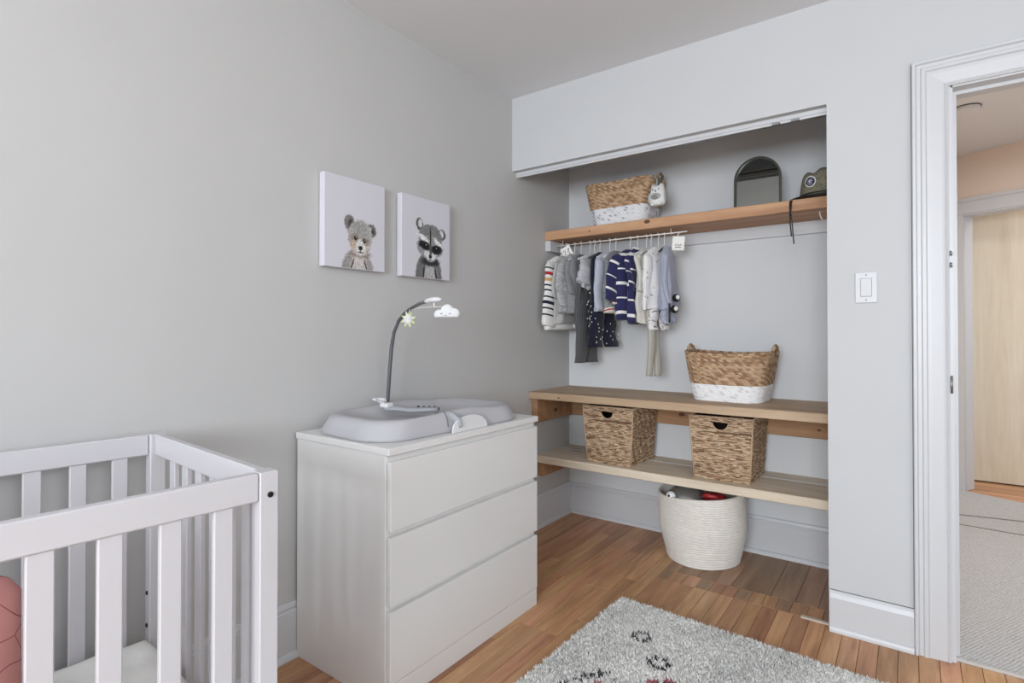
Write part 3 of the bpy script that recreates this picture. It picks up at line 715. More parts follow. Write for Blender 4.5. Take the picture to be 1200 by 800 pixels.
def tub_basket(label, loc, rz, a0, b0, a1, b1, H_, whiteh, wpal, sag, handle='y'):
    t = thing('woven_basket', label, 'basket', loc, rz)
    hr, ls = .0105, .019; n = 420; m_ = int(H_ / hr) * 5
    def rim(ph, s): return s * s * sag * (math.cos(2 * ph))
    def shell(inner):
        rings = []; ids = []
        for i in range(m_ + 1):
            s = i / m_; v = s * H_
            a = a0 + (a1 - a0) * s ** .8; b = b0 + (b1 - b0) * s ** .8
            pts, tot = rrect(a, b, min(a, b) * .55, n); rg = []; row = []
            for k, (x, y, nx, ny) in enumerate(pts):
                u = tot * k / n * (1.0 if True else 1); U_ = k / n * 70 * ls
                d, idk = weave_d(U_, v, ls, hr); ph = math.atan2(y / b, x / a)
                o = (.0055 * d) if not inner else -.006
                rg.append((x + nx * o, y + ny * o, v + rim(ph, s) + .0)); row.append(idk)
            rings.append(rg); ids.append(row)
        return rings, ids
    for nm, lo, hi in (('white_base', 0, whiteh), ('woven_wall', whiteh, 1)):
        rings, ids = shell(False); i0, i1 = int(lo * m_), int(hi * m_)
        mb = MB(); pal = wpal if nm == 'white_base' else SG
        mb.loft(rings[i0:i1 + 1], True, nm == 'white_base', False, lambda i, k, ids=ids, i0=i0, pal=pal: stitch_col(ids[i + i0][k], pal, 3))
        build(nm, mb, M_weave, t, True, fix=False)
    rings, ids = shell(True); mb = MB(); mb.loft([r[::3] for r in rings[::6]] , True, True, False, lambda i, k: SG[3])
    build('inner_wall', mb, M_weave, t, True, fix=False)
    # braided rim
    pts, tot = rrect(a1, b1, min(a1, b1) * .55, 160); mb = MB(); q = []
    for k, (x, y, nx, ny) in enumerate(pts + pts[:1]): q.append((x - nx * .001, y - ny * .001, H_ + rim(math.atan2(y / b1, x / a1), 1) + .0008 * math.sin(k * 1.2)))
    mb.tube(q, [.0065 + .0012 * math.sin(k * 1.9) for k in range(len(q))], 8, col=lambda i, k: SG[(i // 3) % len(SG)], cap=False)
    build('rim', mb, M_weave, t, True)
    for sd in (-1, 1):                                   # looped handles on the short sides
        zz = H_ + rim(0, 1); q = []
        for k in range(15):
            aa = PI * k / 14; q.append((sd * (a1 + .004 * math.sin(aa)), -.048 * math.cos(aa) , zz - .015 + .042 * math.sin(aa)))
        mb = MB(); mb.tube(q, [.008 + .002 * math.sin(k * 2.1) for k in range(15)], 8, col=lambda i, k: SG[(i * 2 + 1) % 5]); build('handle', mb, M_weave, t, True)
    return t
WP1 = [L8(222, 222, 224)] * 8 + [L8(204, 205, 212), L8(226, 226, 226), L8(168, 170, 184)]
WP2 = [L8(236, 236, 236)] * 6 + [L8(226, 226, 230), L8(214, 212, 216)]
tub_basket('brown woven basket with speckled white base on the top closet shelf', (.447, 2.89, 1.728), 0, .150, .115, .205, .135, .235, .40, WP1, .006)
tub_basket('brown woven basket with plain white base on the middle closet shelf', (1.035, 2.845, .795), R(-2), .155, .125, .20, .155, .235, .36, WP2, .008)

def square_basket(label, loc, rz, wt, wb, dt, db, H_):
    t = thing('seagrass_basket', label, 'basket', loc, rz, 'square seagrass baskets on the lowest shelf')
    hr, ls = .0125, .027
    GB = [L8(176, 150, 122), L8(150, 122, 96), L8(196, 172, 144), L8(132, 104, 80), L8(170, 138, 108), L8(112, 86, 66), L8(190, 166, 138), L8(200, 176, 148)]
    def panel(c0, c1, c2, c3, hole, seed, inner=False):
        """c0,c1 bottom left/right, c2,c3 top right/left"""
        c0, c1, c2, c3 = map(Vector, (c0, c1, c2, c3)); wd = (c2 - c3).length; nu = int(wd / ls) * 8; nvv = int(H_ / hr) * 4
        nrm = (c1 - c0).cross(c3 - c0).normalized(); mb = MB(); vs = []; ids = []; fs = []; cs = []
        for j in range(nvv + 1):
            for i in range(nu + 1):
                s, q = i / nu, j / nvv; p = (c0 * (1 - s) + c1 * s) * (1 - q) + (c3 * (1 - s) + c2 * s) * q
                d, idk = weave_d(s * wd + seed, q * H_, ls * (1 + .25 * math.sin(j * .4 + seed)), hr)
                edge = min(1, min(s, 1 - s) * wd / .006)
                vs.append(tuple(p + nrm * ((.006 * d + .0016 * math.sin(i * .37 + j * .21 + seed)) * edge if not inner else 0))); ids.append(idk)
        for j in range(nvv):
            for i in range(nu):
                s, q = (i + .5) / nu, (j + .5) / nvv
                if hole:
                    hx_, hz = (s - .5) * wd, (q - .93) * H_
                    if -.040 < hz < 0 and abs(hx_) < .036 * math.sqrt(max(0, 1 - (hz / .040) ** 2)) + .002: continue
                k = j * (nu + 1) + i; fs.append((k, k + 1, k + nu + 2, k + nu + 1)); cs.append(stitch_col(ids[k], GB, int(seed * 10)))
        mb.add(vs, fs, cs); return mb
    def cn(sx, sy, top, off=0):
        w_, d_ = (wt, dt) if top else (wb, db); return (sx * (w_ / 2 - off), sy * (d_ / 2 - off), H_ if top else 0 + off)
    cor = [(-1, -1), (1, -1), (1, 1), (-1, 1)]
    for i in range(4):
        a, b = cor[i], cor[(i + 1) % 4]; hole = i in (0, 2)
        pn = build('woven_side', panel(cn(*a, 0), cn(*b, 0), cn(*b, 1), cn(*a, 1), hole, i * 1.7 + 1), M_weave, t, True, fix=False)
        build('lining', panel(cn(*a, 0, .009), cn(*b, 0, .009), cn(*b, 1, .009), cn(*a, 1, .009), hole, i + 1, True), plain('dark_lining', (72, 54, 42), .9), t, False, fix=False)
    build('base', MB().box(-wb / 2 + .004, wb / 2 - .004, -db / 2 + .004, db / 2 - .004, .001, .008, col=SG[3]), M_weave, t)
    fr_ = MB(); tc = lambda i, k: L8(190, 164, 136)
    for i in range(4):
        a, b = cor[i], cor[(i + 1) % 4]
        fr_.tube([cn(*a, 1), cn(*b, 1)], .0045, 6, col=tc); fr_.tube([cn(*a, 0), cn(*a, 1)], .004, 6, col=tc); 
        fr_.tube([(cn(*a, 0)[0], cn(*a, 0)[1], .004), (cn(*b, 0)[0], cn(*b, 0)[1], .004)], .004, 6, col=tc)
    build('edge_binding', fr_, M_weave, t, True)
    fq = MB(); q = [(.036 * math.cos(a) * 1.05, -(dt / 2 - (dt - db) / 2 * .1) - .002, H_ * .93 - .040 * math.sin(a)) for a in np.linspace(0, PI, 13)]
    fq.tube(q + [q[0]], .003, 6, col=tc, cap=False); build('handle_binding', fq, M_weave, t, True)
    return t
square_basket('square seagrass basket on the lowest shelf, the left of two', (.449, 2.82, .4255), R(-1), .295, .255, .32, .29, .305)
square_basket('square seagrass basket on the lowest shelf, the right of two', (1.028, 2.83, .4255), R(0), .29, .255, .32, .29, .302)

# ------------------------------------------------------------------ rope basket with toys
rb = thing('rope_basket', 'white coiled cotton rope basket full of toys on the closet floor', 'basket', (.90, 2.805, 0))
n, rows, per = 72, 30, 5; Hh = .36; rings = []
def rbp(s, a, off=0):
    r = .172 + .028 * min(1, s * 2.2) + .006 * s + .004 * math.sin(a * 2 + 1) * s + .004 * math.sin(a * 3 + s * 5)
    lean = .0
    z = Hh * s * (1 - .06 * s * (1 + math.cos(a - R(205))) / 2 * 2) + .003 * math.sin(a * 3) * s
    return ((r + off) * math.cos(a), (r + off) * math.sin(a) * .97, z)
for i in range(rows * per + 1):
    s = i / (rows * per); f = (i % per) / per; bulge = .0045 * math.sqrt(max(0, 1 - (2 * f - 1) ** 2))
    rings.append([rbp(s, 2 * PI * k / n, bulge) for k in range(n)])
rings += [[rbp(1, 2 * PI * k / n, -.008) for k in range(n)]] + [[rbp(s, 2 * PI * k / n, -.008) for k in range(n)] for s in np.linspace(.95, .05, 8)]
build('coiled_wall', MB().loft(rings, True, True, True), M_rope, rb, True)
tag(build('toy_helmet', MB().ellipsoid((.845, 2.755, .268), (.11, .105, .098), 32, 18), M_toysilver, None, True), 'shiny silver domed toy lying in the rope basket', 'toy')
tr_ = thing('red_toy', 'dark red plastic toy in the rope basket beside the silver dome', 'toy', (.985, 2.745, .305))
build('body', MB().ellipsoid((0, 0, 0), (.06, .055, .045), 18, 10), M_red, tr_, True)
build('arm', MB().tube([(-.05, -.05, .03), (-.02, -.075, .045), (.03, -.07, .042)], [.012, .014, .010], 10), M_red, tr_, True)
wt_ = thing('small_toy_figure', 'tiny white toy head with black eye peeking over the basket rim', 'toy', (.795, 2.655, .322))
build('head', MB().ellipsoid((0, 0, 0), (.024, .02, .022), 16, 10), M_pwhite, wt_, True)
build('eye', MB().ellipsoid((-.004, -.019, .004), (.006, .003, .006), 10, 6), M_black, wt_, True)
build('body', MB().ellipsoid((.01, .012, -.045), (.022, .022, .036), 12, 8), M_pwhite, wt_, True)

# ------------------------------------------------------------------ owl soother, mirror, hat
ow = thing('owl_soother', 'white and grey plush owl hanging from the top shelf basket handle', 'soft toy', (.688, 2.765, 1.792))
F_ = FR((.688, 2.765, 1.792))
prof = [(.018, 0), (.036, .006), (.044, .022), (.046, .042), (.043, .062), (.038, .08), (.033, .095), (.028, .103), (.01, .106)]
m = MB(); n = 28
m.loft([[(r * math.cos(2 * PI * k / n), r * .8 * math.sin(2 * PI * k / n), z + (.016 * max(0, abs(math.cos(2 * PI * k / n)) - .6) * 2.2 if z > .09 else 0)) for k in range(n)] for r, z in prof], True, True, True)
build('body', m, M_whitefelt, ow, True)
m = MB().ellipsoid((0, -.022, .045), (.030, .019, .024), 18, 10); b_ = build('belly', m, M_greyfelt, ow, True)
m = MB().ellipsoid((0, -.036, .041), (.016, .008, .013), 14, 8); build('speaker_patch', m, plain('patch_grey', (138, 138, 138), .9), b_, True)
for sx in (-1, 1):
    build('eye', MB().ellipsoid((sx * .016, -.030, .083), (.0036, .003, .0036), 8, 6), M_black, ow, True)
    build('foot', MB().ellipsoid((sx * .018, -.026, .005), (.013, .012, .007), 12, 6), M_whitefelt, ow, True)
    build('wing', MB().ellipsoid((sx * .044, -.004, .045), (.007, .018, .028), 12, 8), M_greyfelt, ow, True)
build('beak', MB().ellipsoid((0, -.033, .074), (.004, .005, .005), 8, 6), plain('beak_grey', (90, 88, 86), .8), ow, True)
m = MB(); m.tube([(-.002, -.004, .100), (.0, -.004, .13), (-.01, .003, .155), (-.03, .01, .165)], [.009, .010, .012, .008], 10, flat=.4); build('strap', m, M_greyfelt, ow, True)
m = MB(); m.tube([(.006, -.002, .108), (.018, -.004, .13), (.026, -.004, .155), (.014, .0, .170)], [.009, .014, .014, .006], 10, flat=.4); build('strap_end', m, M_greenfelt, ow, True)

mr_ = thing('arched_mirror', 'small arched mirror with dark thin frame on the top shelf', 'mirror', (1.166, 2.812, 1.729))
mw, mh = .105, .243
def arch(w, h, n=28): return [(-w, 0), (w, 0)] + [(w * math.cos(a), h - w + w * math.sin(a)) for a in np.linspace(0, PI, n)]
fn = lambda u, v, d: (u, d + v * .03, v)
ou, inn = arch(mw, mh), [(x * (mw - .009) / mw, .009 + y * (mh - .018) / mh) for x, y in arch(mw, mh)]
m = MB(); N_ = len(ou)
m.loft([[fn(u, v, d) for u, v in pl_] for pl_, d in ((ou, 0), (ou, -.016), (inn, -.016), (inn, -.004), (ou, .0))], True, False, False)
build('frame', m, M_mframe, mr_, 'auto')
m = MB(); m.prism(inn, fn, -.006, -.003); build('glass', m, M_mirror, mr_)
build('easel_leg', MB().tube([(0, .005, .16), (0, .075, .002)], .004, 8), M_mframe, mr_, True)

ht = thing('straw_hat', 'olive woven sun hat with round navy patch at the right end of the shelf', 'hat', (1.435, 2.865, 1.730))
n = 96; prof = [(.150, .000), (.140, .003), (.125, .008), (.108, .012), (.098, .016), (.094, .024)]
cr = [(.0935, .035), (.0925, .05), (.090, .07), (.087, .09), (.084, .108), (.078, .124), (.066, .137), (.048, .144), (.028, .146), (.006, .146)]
fullp = []
for (r0, z0), (r1, z1) in zip((prof + cr)[:-1], (prof + cr)[1:]):
    for q in np.linspace(0, 1, 5)[:-1]: fullp.append((r0 + (r1 - r0) * q, z0 + (z1 - z0) * q))
fullp.append(cr[-1])
rings = []
for i, (r, z) in enumerate(fullp):
    rg = []
    for k in range(n):
        a = 2 * PI * k / n; x, y = r * math.cos(a), r * math.sin(a) * 1.05; zz = z
        if z > .1: zz -= .017 * math.exp(-((x + .030) / .018) ** 2) * min(1, (z - .1) / .03)
        zz += .0006 * math.sin(k * 1.05 * 2) * (i % 2) + .0006 * (i % 3)
        rg.append((x, y, zz))
    rings.append(rg)
HP = [L8(120, 116, 98), L8(132, 128, 108), L8(110, 106, 90), L8(140, 134, 114)]
mb = MB(); mb.loft(rings, True, False, True, lambda i, k: HP[(i // 2 * 3 + (k // 2) * 5 + (k * i) % 7) % 4]); build('crown_and_brim', mb, M_weave, ht, True, fix=False)
build('brim_edge', MB().tube([(.150 * math.cos(a), .1575 * math.sin(a), .003) for a in np.linspace(0, 2 * PI, 65)], .0035, 6, cap=False), M_black, ht, True)
build('underbrim', MB().lathe([(.146, -.0008), (.146, .0012)], 48), M_black, ht)
build('hat_band', MB().tube([(.0965 * math.cos(a), .1015 * math.sin(a), .026) for a in np.linspace(0, 2 * PI, 65)], .003, 6, cap=False), M_black, ht, True)
pa = R(245)      # patch faces the room
def pt_(u, v, d):
    rr_ = .0925 + d; aa = pa + u / .0925; return (rr_ * math.cos(aa), 1.05 * rr_ * math.sin(aa), .078 + v)
cir = lambda r, n=24: [(r * math.cos(2 * PI * k / n), r * math.sin(2 * PI * k / n)) for k in range(n)]
pc = build('patch', MB().prism(cir(.0245), pt_, -.002, .0035), M_cream, ht)
pd = build('patch_centre', MB().prism(cir(.0200), pt_, .0, .0045), M_navy, pc)
em = MB()
for a_, b_ in (((-.012, .012), (.012, -.010)), ((-.012, -.010), (.012, .012)), ((0, -.014), (0, .014)), ((-.014, .002), (.014, .002)), ((-.008, -.012), (.008, -.012))):
    em.tube([pt_(*a_, .0052), pt_((a_[0] + b_[0]) / 2, (a_[1] + b_[1]) / 2, .0052), pt_(*b_, .0052)], .0011, 5)
build('patch_emblem', em, M_cream, pc, True)
cd = MB()
cd.tube([(-.112, -.100, .004), (-.114, -.118, -.004), (-.114, -.143, -.012), (-.114, -.146, -.04), (-.112, -.146, -.075), (-.114, -.146, -.10), (-.108, -.146, -.17)], .0028, 6)
cd.tube([(-.103, -.104, .004), (-.106, -.120, -.004), (-.108, -.143, -.012), (-.109, -.147, -.04), (-.112, -.147, -.075), (-.106, -.147, -.10), (-.098, -.147, -.205)], .0026, 6)
cd.ellipsoid((-.112, -.147, -.075), (.006, .005, .007), 10, 6)
build('chin_cord', cd, M_black, ht, True)

# ------------------------------------------------------------------ dresser
DR = (.018, 1.108, 0); dr = thing('dresser', 'white three-drawer dresser against the left wall beside the closet', 'dresser', DR)
D_, Wd, Hd = .48, .80, .78
build('top', MB().box(-.002, D_, -.004, Wd + .004, Hd - .022, Hd, .0015), M_white, dr)
for y in (0, Wd - .018): build('side_panel', MB().box(0, D_ - .020, y, y + .018, 0, Hd - .022, .001), M_white, dr)
build('back_panel', MB().box(.002, .008, .018, Wd - .018, .02, Hd - .03), M_white, dr)
build('plinth', MB().box(D_ - .05, D_ - .002, .0185, Wd - .0185, 0, .078, .0015) if False else MB().box(D_ - .038, D_ - .0185, .0185, Wd - .0185, 0, .085).box(D_ - .019, D_ - .003, .002, Wd - .002, .0, .070, .001), M_white, dr)
fz = [(.078, .290), (.312, .522), (.544, .735)]
fz = [(.073, .288), (.306, .511), (.529, .738)]
for z0, z1 in fz:
    d = build('drawer', MB().box(D_ - .018, D_ - .0, .003, Wd - .003, z0, z1, .0015), M_white, dr)
    build('drawer_box', MB().box(.03, D_ - .021, .03, Wd - .03, z0 + .03, z1 - .03), M_white, d)
for z in (.297, .520, .745):
    build('rail', MB().box(D_ - .040, D_ - .0165, .0045, Wd - .0045, z - .0085, z + .0085), M_white, dr)
for z in (.297, .520):
    build('finger_gap_end', MB().box(D_ - .035, D_ - .012, Wd - .004, Wd + .0005, z - .008, z + .008), M_metal, dr)

# changing pad
PZ = .781
cp_ = thing('changing_pad', 'light grey contoured changing pad lying on the white dresser', 'changing pad', (.262, 1.49, PZ), R(-3))
a_, b_ = .195, .355; m = MB(); rings = []
prof = [(1.035, 0, 0), (1.045, .008, 0), (1.02, .026, .0), (.975, .050, 1), (.94, .060, 1), (.89, .063, 1), (.83, .060, 1), (.74, .050, .9), (.60, .034, .5), (.38, .026, .1), (.05, .024, 0)]
n = 112
def outline(sc):
    p, t_ = rrect(a_ * sc, b_ * sc if sc > .6 else b_ * (sc ** .7) * .84, min(a_, b_) * sc * .62, n); return [(x, y) for x, y, _, _ in p]
def fine(pr):
    out = []
    for p, q in zip(pr[:-1], pr[1:]):
        for s in (0, .5): out.append(tuple(p[i] + (q[i] - p[i]) * s for i in range(3)))
    return out + [pr[-1]]
for sc, z, w in fine(prof):
    rg = []
    for x, y in outline(sc):
        yy = y / b_
        side = 1 + .16 * math.exp(-((yy - .1) / .4) ** 2) - .06 * math.exp(-((yy - .55) / .2) ** 2)   # higher middle of the side walls
        waist = 1 - .012 * math.exp(-((yy - .35) / .25) ** 2)
        rg.append((x * waist, y, z * (1 + w * (side - 1)) if z > .03 else z))
    rings.append(rg)
m.loft(rings, True, True, True); build('cushion', m, M_pad, cp_, True)
build('groove', MB().tube([(.200, -.075, .020), (.197, -.075, .046), (.183, -.075, .068), (.160, -.073, .069), (.13, -.07, .060)], .0022, 6), plain('strap_slot', (120, 120, 124), .8), cp_, True)
st = thing('safety_strap', 'folded grey safety strap with buckle lying across the changing pad', 'strap', (.18, 1.42, PZ + .03))
m = MB(); P_ = [(-.03, -.03, .032), (0, 0, .030), (.03, .035, .022), (.07, .075, .022), (.12, .10, .026)]
m.tube(P_, [.024, .026, .026, .024, .02], 12, flat=.45); build('webbing', m, M_strap, st, True)
build('buckle', MB().box(-.045, -.005, -.045, -.01, .035, .052, .004), M_pwhite, st)
m = MB(); m.tube([(-.06, -.05, .065), (-.035, -.035, .05), (-.02, -.02, .02)], [.004, .009, .006], 10); build('clip', m, M_pad, st, True)
for k in range(4): build('button', MB().ellipsoid((.06 + k * .018, .055 + k * .011, .036), (.005, .005, .003), 8, 6), M_ink if k == 0 else M_hgrey, st, True)
# half-round bracket at the dresser's front edge
m = MB(); yb = 1.497; hw = .094
pol = [(-hw, 0), (hw, 0)] + [(hw * math.cos(a), .052 * math.sin(a) ** .8) for a in np.linspace(.02, PI - .02, 20)]
m.prism(pol, lambda u, v, d: (.478 + d - v * .12, yb + u, .781 + v), 0, .006)
bk = build('pad_bracket', m, M_pwhite, None); tag(bk, 'white half-round plastic bracket at the front edge of the dresser', 'bracket')
build('strap_end', MB().tube([(.428, yb - .068, .845), (.452, yb - .064, .834), (.476, yb - .056, .815), (.487, yb - .060, .800)], [.007, .009, .009, .006], 8, flat=1.6), M_strap, bk, True)

# mobile arm
ym = 1.462
mo = thing('mobile_arm', 'curved dark grey mobile arm clamped behind the changing pad', 'mobile', (.07, ym, .781))
F_ = FR((.07, ym, .781))
pts = [(.075, ym, .79), (.082, ym, .86), (.094, ym, .99), (.103, ym, 1.07), (.118, ym, 1.13), (.145, ym, 1.175), (.178, ym, 1.203), (.215, ym, 1.222), (.258, ym, 1.237), (.30, ym, 1.245)]
build('pole', MB().tube(pts, [.0075] * 4 + [.0068] * 3 + [.006] * 3, 12), M_pole, mo, True, frame=F_)
m = MB().tube([(.29, ym, 1.244), (.30, ym, 1.246), (.325, ym, 1.249), (.355, ym, 1.250), (.37, ym, 1.249)], [.007, .011, .013, .012, .005], 14, flat=.75); build('end_cap', m, M_pwhite, mo, True, frame=F_)
m = MB().box(.045, .105, ym - .025, ym + .025, .7815, .80, .004); build('clamp', m, M_pad, mo, frame=F_)
build('clamp_knob', MB().tube([(.045, ym - .045, .865), (.06, ym - .02, .862), (.075, ym, .86)], [.004, .009, .011], 10), M_pwhite, mo, True, frame=F_)
m = MB(); m.tube([(.335, ym, 1.238), (.335, ym, 1.222)], .003, 8); m.tube([(.215, ym + .0, 1.2155), (.27, ym, 1.2225), (.335, ym, 1.2225), (.395, ym, 1.2215)], .0012, 6); build('spinner', m, M_wire, mo, True, frame=F_)
# cloud toy: rounded lobes, one continuous slab
def lobes(cs, n=60):
    out = []
    for k in range(n):
        a = 2 * PI * k / n; best = 0
        for cx_, cz_, r in cs:
            dx, dz = math.cos(a), math.sin(a); b = dx * cx_ + dz * cz_; disc = r * r - (cx_ * cx_ + cz_ * cz_ - b * b)
            if disc > 0: best = max(best, b + math.sqrt(disc))
        out.append((best * math.cos(a), max(best * math.sin(a), -.017)))
    return out
cl = thing('cloud_toy', 'white felt cloud with a sleepy face hanging from the mobile arm', 'toy', (.396, ym, 1.199), R(36))
oc = lobes([(-.026, -.006, .019), (.004, .008, .024), (.030, -.002, .020), (0, -.008, .018)])
m = MB(); m.loft([[(u * s, d, v * s) for u, v in oc] for s, d in ((.6, -.014), (.85, -.012), (.97, -.007), (1, 0), (.97, .007), (.85, .012), (.6, .014))], True, True, True)
build('body', m, plain('white_cloud_felt', (214, 215, 217), .9), cl, True)
for sx in (-.016, .014):
    m = MB().tube([(sx - .004, -.0138, -.001), (sx, -.0142, -.004), (sx + .004, -.0138, -.001)], .0012, 5); build('eye', m, M_black, cl, True)
    m = MB().ellipsoid((sx + (-.004 if sx < 0 else .004), -.0125, -.009), (.002, .0015, .0015), 6, 4); build('cheek', m, M_ink, cl, True)
build('mouth', MB().tube([(-.004, -.0142, -.008), (0, -.0144, -.0105), (.003, -.0142, -.008)], .0009, 5), M_ink, cl, True)
build('cord', MB().tube([(0, 0, .028), (0, 0, .0225 + .0)], .001, 5), M_wire, cl)
sn = thing('sun_toy', 'small white felt sun with lime rays hanging on the mobile arm', 'toy', (.213, ym - .014, 1.178), R(36))
build('body', MB().ellipsoid((0, 0, 0), (.017, .012, .019), 16, 10), plain('white_sun_felt', (212, 214, 216), .9), sn, True)
for k in range(8):
    a = 2 * PI * k / 8 + .3; c_, s_ = math.cos(a), math.sin(a)
    m = MB(); m.prism([(.014 * c_ - .006 * s_, .015 * s_ + .006 * c_), (.014 * c_ + .006 * s_, .015 * s_ - .006 * c_), (.031 * c_, .034 * s_)], lambda u, v, d: (u, d, v), -.003, .003)
    build('ray', m, M_lime if k % 2 else plain('pale_lime', (206, 210, 168), .9), sn)
for sx in (-.006, .006): build('eye', MB().ellipsoid((sx, -.0115, .003), (.0016, .0012, .0016), 6, 4), M_black, sn, True)
build('cord', MB().tube([(0, 0, .018), (.004, .008, .038)], .001, 5), M_wire, sn)

# ------------------------------------------------------------------ animal prints
def sm(x, a, b):
    t = np.clip((x - a) / (b - a), 0, 1); return t * t * (3 - 2 * t)
def ell(U_, V_, cu, cv, ru, rv, soft=.15, rot=0):
    c, s = math.cos(rot), math.sin(rot); x = (U_ - cu); y = (V_ - cv) * 1.12
    X_, Y_ = (x * c + y * s) / ru, (-x * s + y * c) / rv
    return 1 - sm(np.sqrt(X_ ** 2 + Y_ ** 2), 1 - soft, 1 + soft)
def vnoise(h, w, cell, seed):
    rg = np.random.RandomState(seed); g = rg.rand(h // cell + 3, w // cell + 3)
    yi, xi = np.mgrid[0:h, 0:w] / cell; y0, x0 = yi.astype(int), xi.astype(int); fy, fx = yi - y0, xi - x0
    return (g[y0, x0] * (1 - fx) + g[y0, x0 + 1] * fx) * (1 - fy) + (g[y0 + 1, x0] * (1 - fx) + g[y0 + 1, x0 + 1] * fx) * fy
def paint(base, layers):
    img = base
    for mask, col in layers:
        img = img * (1 - mask[..., None]) + np.array(col) * mask[..., None]
    return img
def animal(kind, h=192, w=170):
    V_, U_ = np.mgrid[0:h, 0:w]; U_ = (U_ + .5) / w; V_ = (V_ + .5) / h
    nn = vnoise(h, w, 3, 1) * .5 + vnoise(h, w, 8, 2) * .5; fur = 1 + (vnoise(h, w, 2, 3) - .5) * .35
    bg = np.ones((h, w, 3)) * np.array([206, 205, 213]); E = lambda *a, **k: ell(U_, V_, *a, **k)
    wob = (nn - .5) * .03; U0, V0 = U_ + wob, V_ + wob
    EE = lambda *a, **k: ell(U0, V0, *a, **k)
    if kind == 'bear':
        Ls = [(EE(.53, -.02, .27, .26, soft=.1) * (V_ < .24), (150, 147, 146)), (EE(.55, .02, .13, .20, soft=.3), (196, 191, 187)),
              (E(.44, .05, .012, .07, soft=.5, rot=-.4), (70, 62, 62)), (E(.66, .05, .012, .07, soft=.5, rot=.4), (70, 62, 62)),
              (EE(.57, .17, .17, .045, soft=.4), (136, 122, 116)),
              (EE(.39, .505, .085, .10, soft=.12), (120, 118, 116)), (EE(.41, .49, .045, .06, soft=.3), (70, 68, 66)), (EE(.77, .455, .08, .085, soft=.12), (112, 110, 108)), (EE(.77, .44, .04, .05, soft=.3), (66, 64, 62)), (EE(.74, .475, .03, .03, soft=.4), (190, 188, 186)),
              (EE(.57, .37, .21, .20, soft=.08), (170, 168, 164)), (EE(.57, .26, .17, .13, soft=.12), (186, 180, 174)), (EE(.57, .46, .12, .08, soft=.6), (150, 149, 147)),
              (EE(.47, .345, .075, .06, soft=.5), (142, 132, 124)), (EE(.66, .325, .07, .06, soft=.5), (146, 134, 126)), (EE(.46, .27, .06, .05, soft=.6), (186, 164, 148)),
              (EE(.575, .25, .085, .09, soft=.35), (212, 210, 208)), (E(.492, .345, .028, .026, soft=.3), (38, 34, 32)), (E(.642, .325, .028, .026, soft=.3), (38, 34, 32)),
              (E(.50, .352, .007, .007), (210, 210, 210)), (E(.65, .332, .007, .007), (210, 210, 210)),
              (E(.575, .238, .035, .028, soft=.25), (34, 32, 34)), (E(.575, .19, .045, .008, soft=.5), (70, 62, 60)), (E(.575, .21, .006, .02, soft=.5), (80, 74, 72))]
    else:
        Ls = [(EE(.54, -.02, .28, .40, soft=.06) * (V_ < .34), (112, 112, 113)), (EE(.57, .02, .14, .18, soft=.35), (176, 176, 176)),
              (E(.43, .06, .018, .10, soft=.4, rot=-.15), (44, 44, 46)), (E(.69, .05, .018, .10, soft=.4, rot=.2), (44, 44, 46)),
              (EE(.575, .21, .19, .06, soft=.35), (48, 48, 50)),
              (EE(.345, .665, .075, .085, soft=.1), (84, 84, 86)), (EE(.36, .675, .045, .06, soft=.25), (206, 206, 206)), (EE(.83, .585, .075, .08, soft=.1), (84, 84, 86)), (EE(.815, .59, .05, .06, soft=.25), (212, 212, 212)),
              (EE(.575, .52, .25, .185, soft=.06), (124, 124, 125)), (EE(.575, .40, .275, .16, soft=.08), (140, 140, 141)), (EE(.42, .50, .13, .035, soft=.4, rot=-.3), (226, 226, 226)), (EE(.75, .46, .12, .035, soft=.4, rot=-.5), (222, 222, 222)),
              (EE(.575, .31, .13, .11, soft=.25), (214, 214, 214)),
              (EE(.455, .405, .125, .062, soft=.2, rot=-.25), (34, 34, 36)), (EE(.70, .375, .12, .062, soft=.2, rot=.05), (34, 34, 36)), (E(.575, .50, .014, .16, soft=.4), (40, 40, 42)),
              (E(.47, .41, .045, .035, soft=.25), (14, 14, 15)), (E(.69, .385, .045, .035, soft=.25), (14, 14, 15)), (E(.482, .42, .010, .009), (200, 200, 200)), (E(.70, .395, .010, .009), (200, 200, 200)),
              (EE(.575, .36, .03, .09, soft=.4), (84, 84, 86)), (E(.57, .275, .03, .026, soft=.3), (26, 26, 28)), (E(.57, .235, .04, .006, soft=.5), (60, 60, 62))]
    img = paint(bg, Ls)
    dark = (np.abs(img - bg).sum(-1) > 12)[..., None]
    img = np.where(dark, np.clip(img * fur[..., None], 0, 255), img)
    q = img / 255; return np.where(q <= .04045, q / 12.92, ((q + .055) / 1.055) ** 2.4)
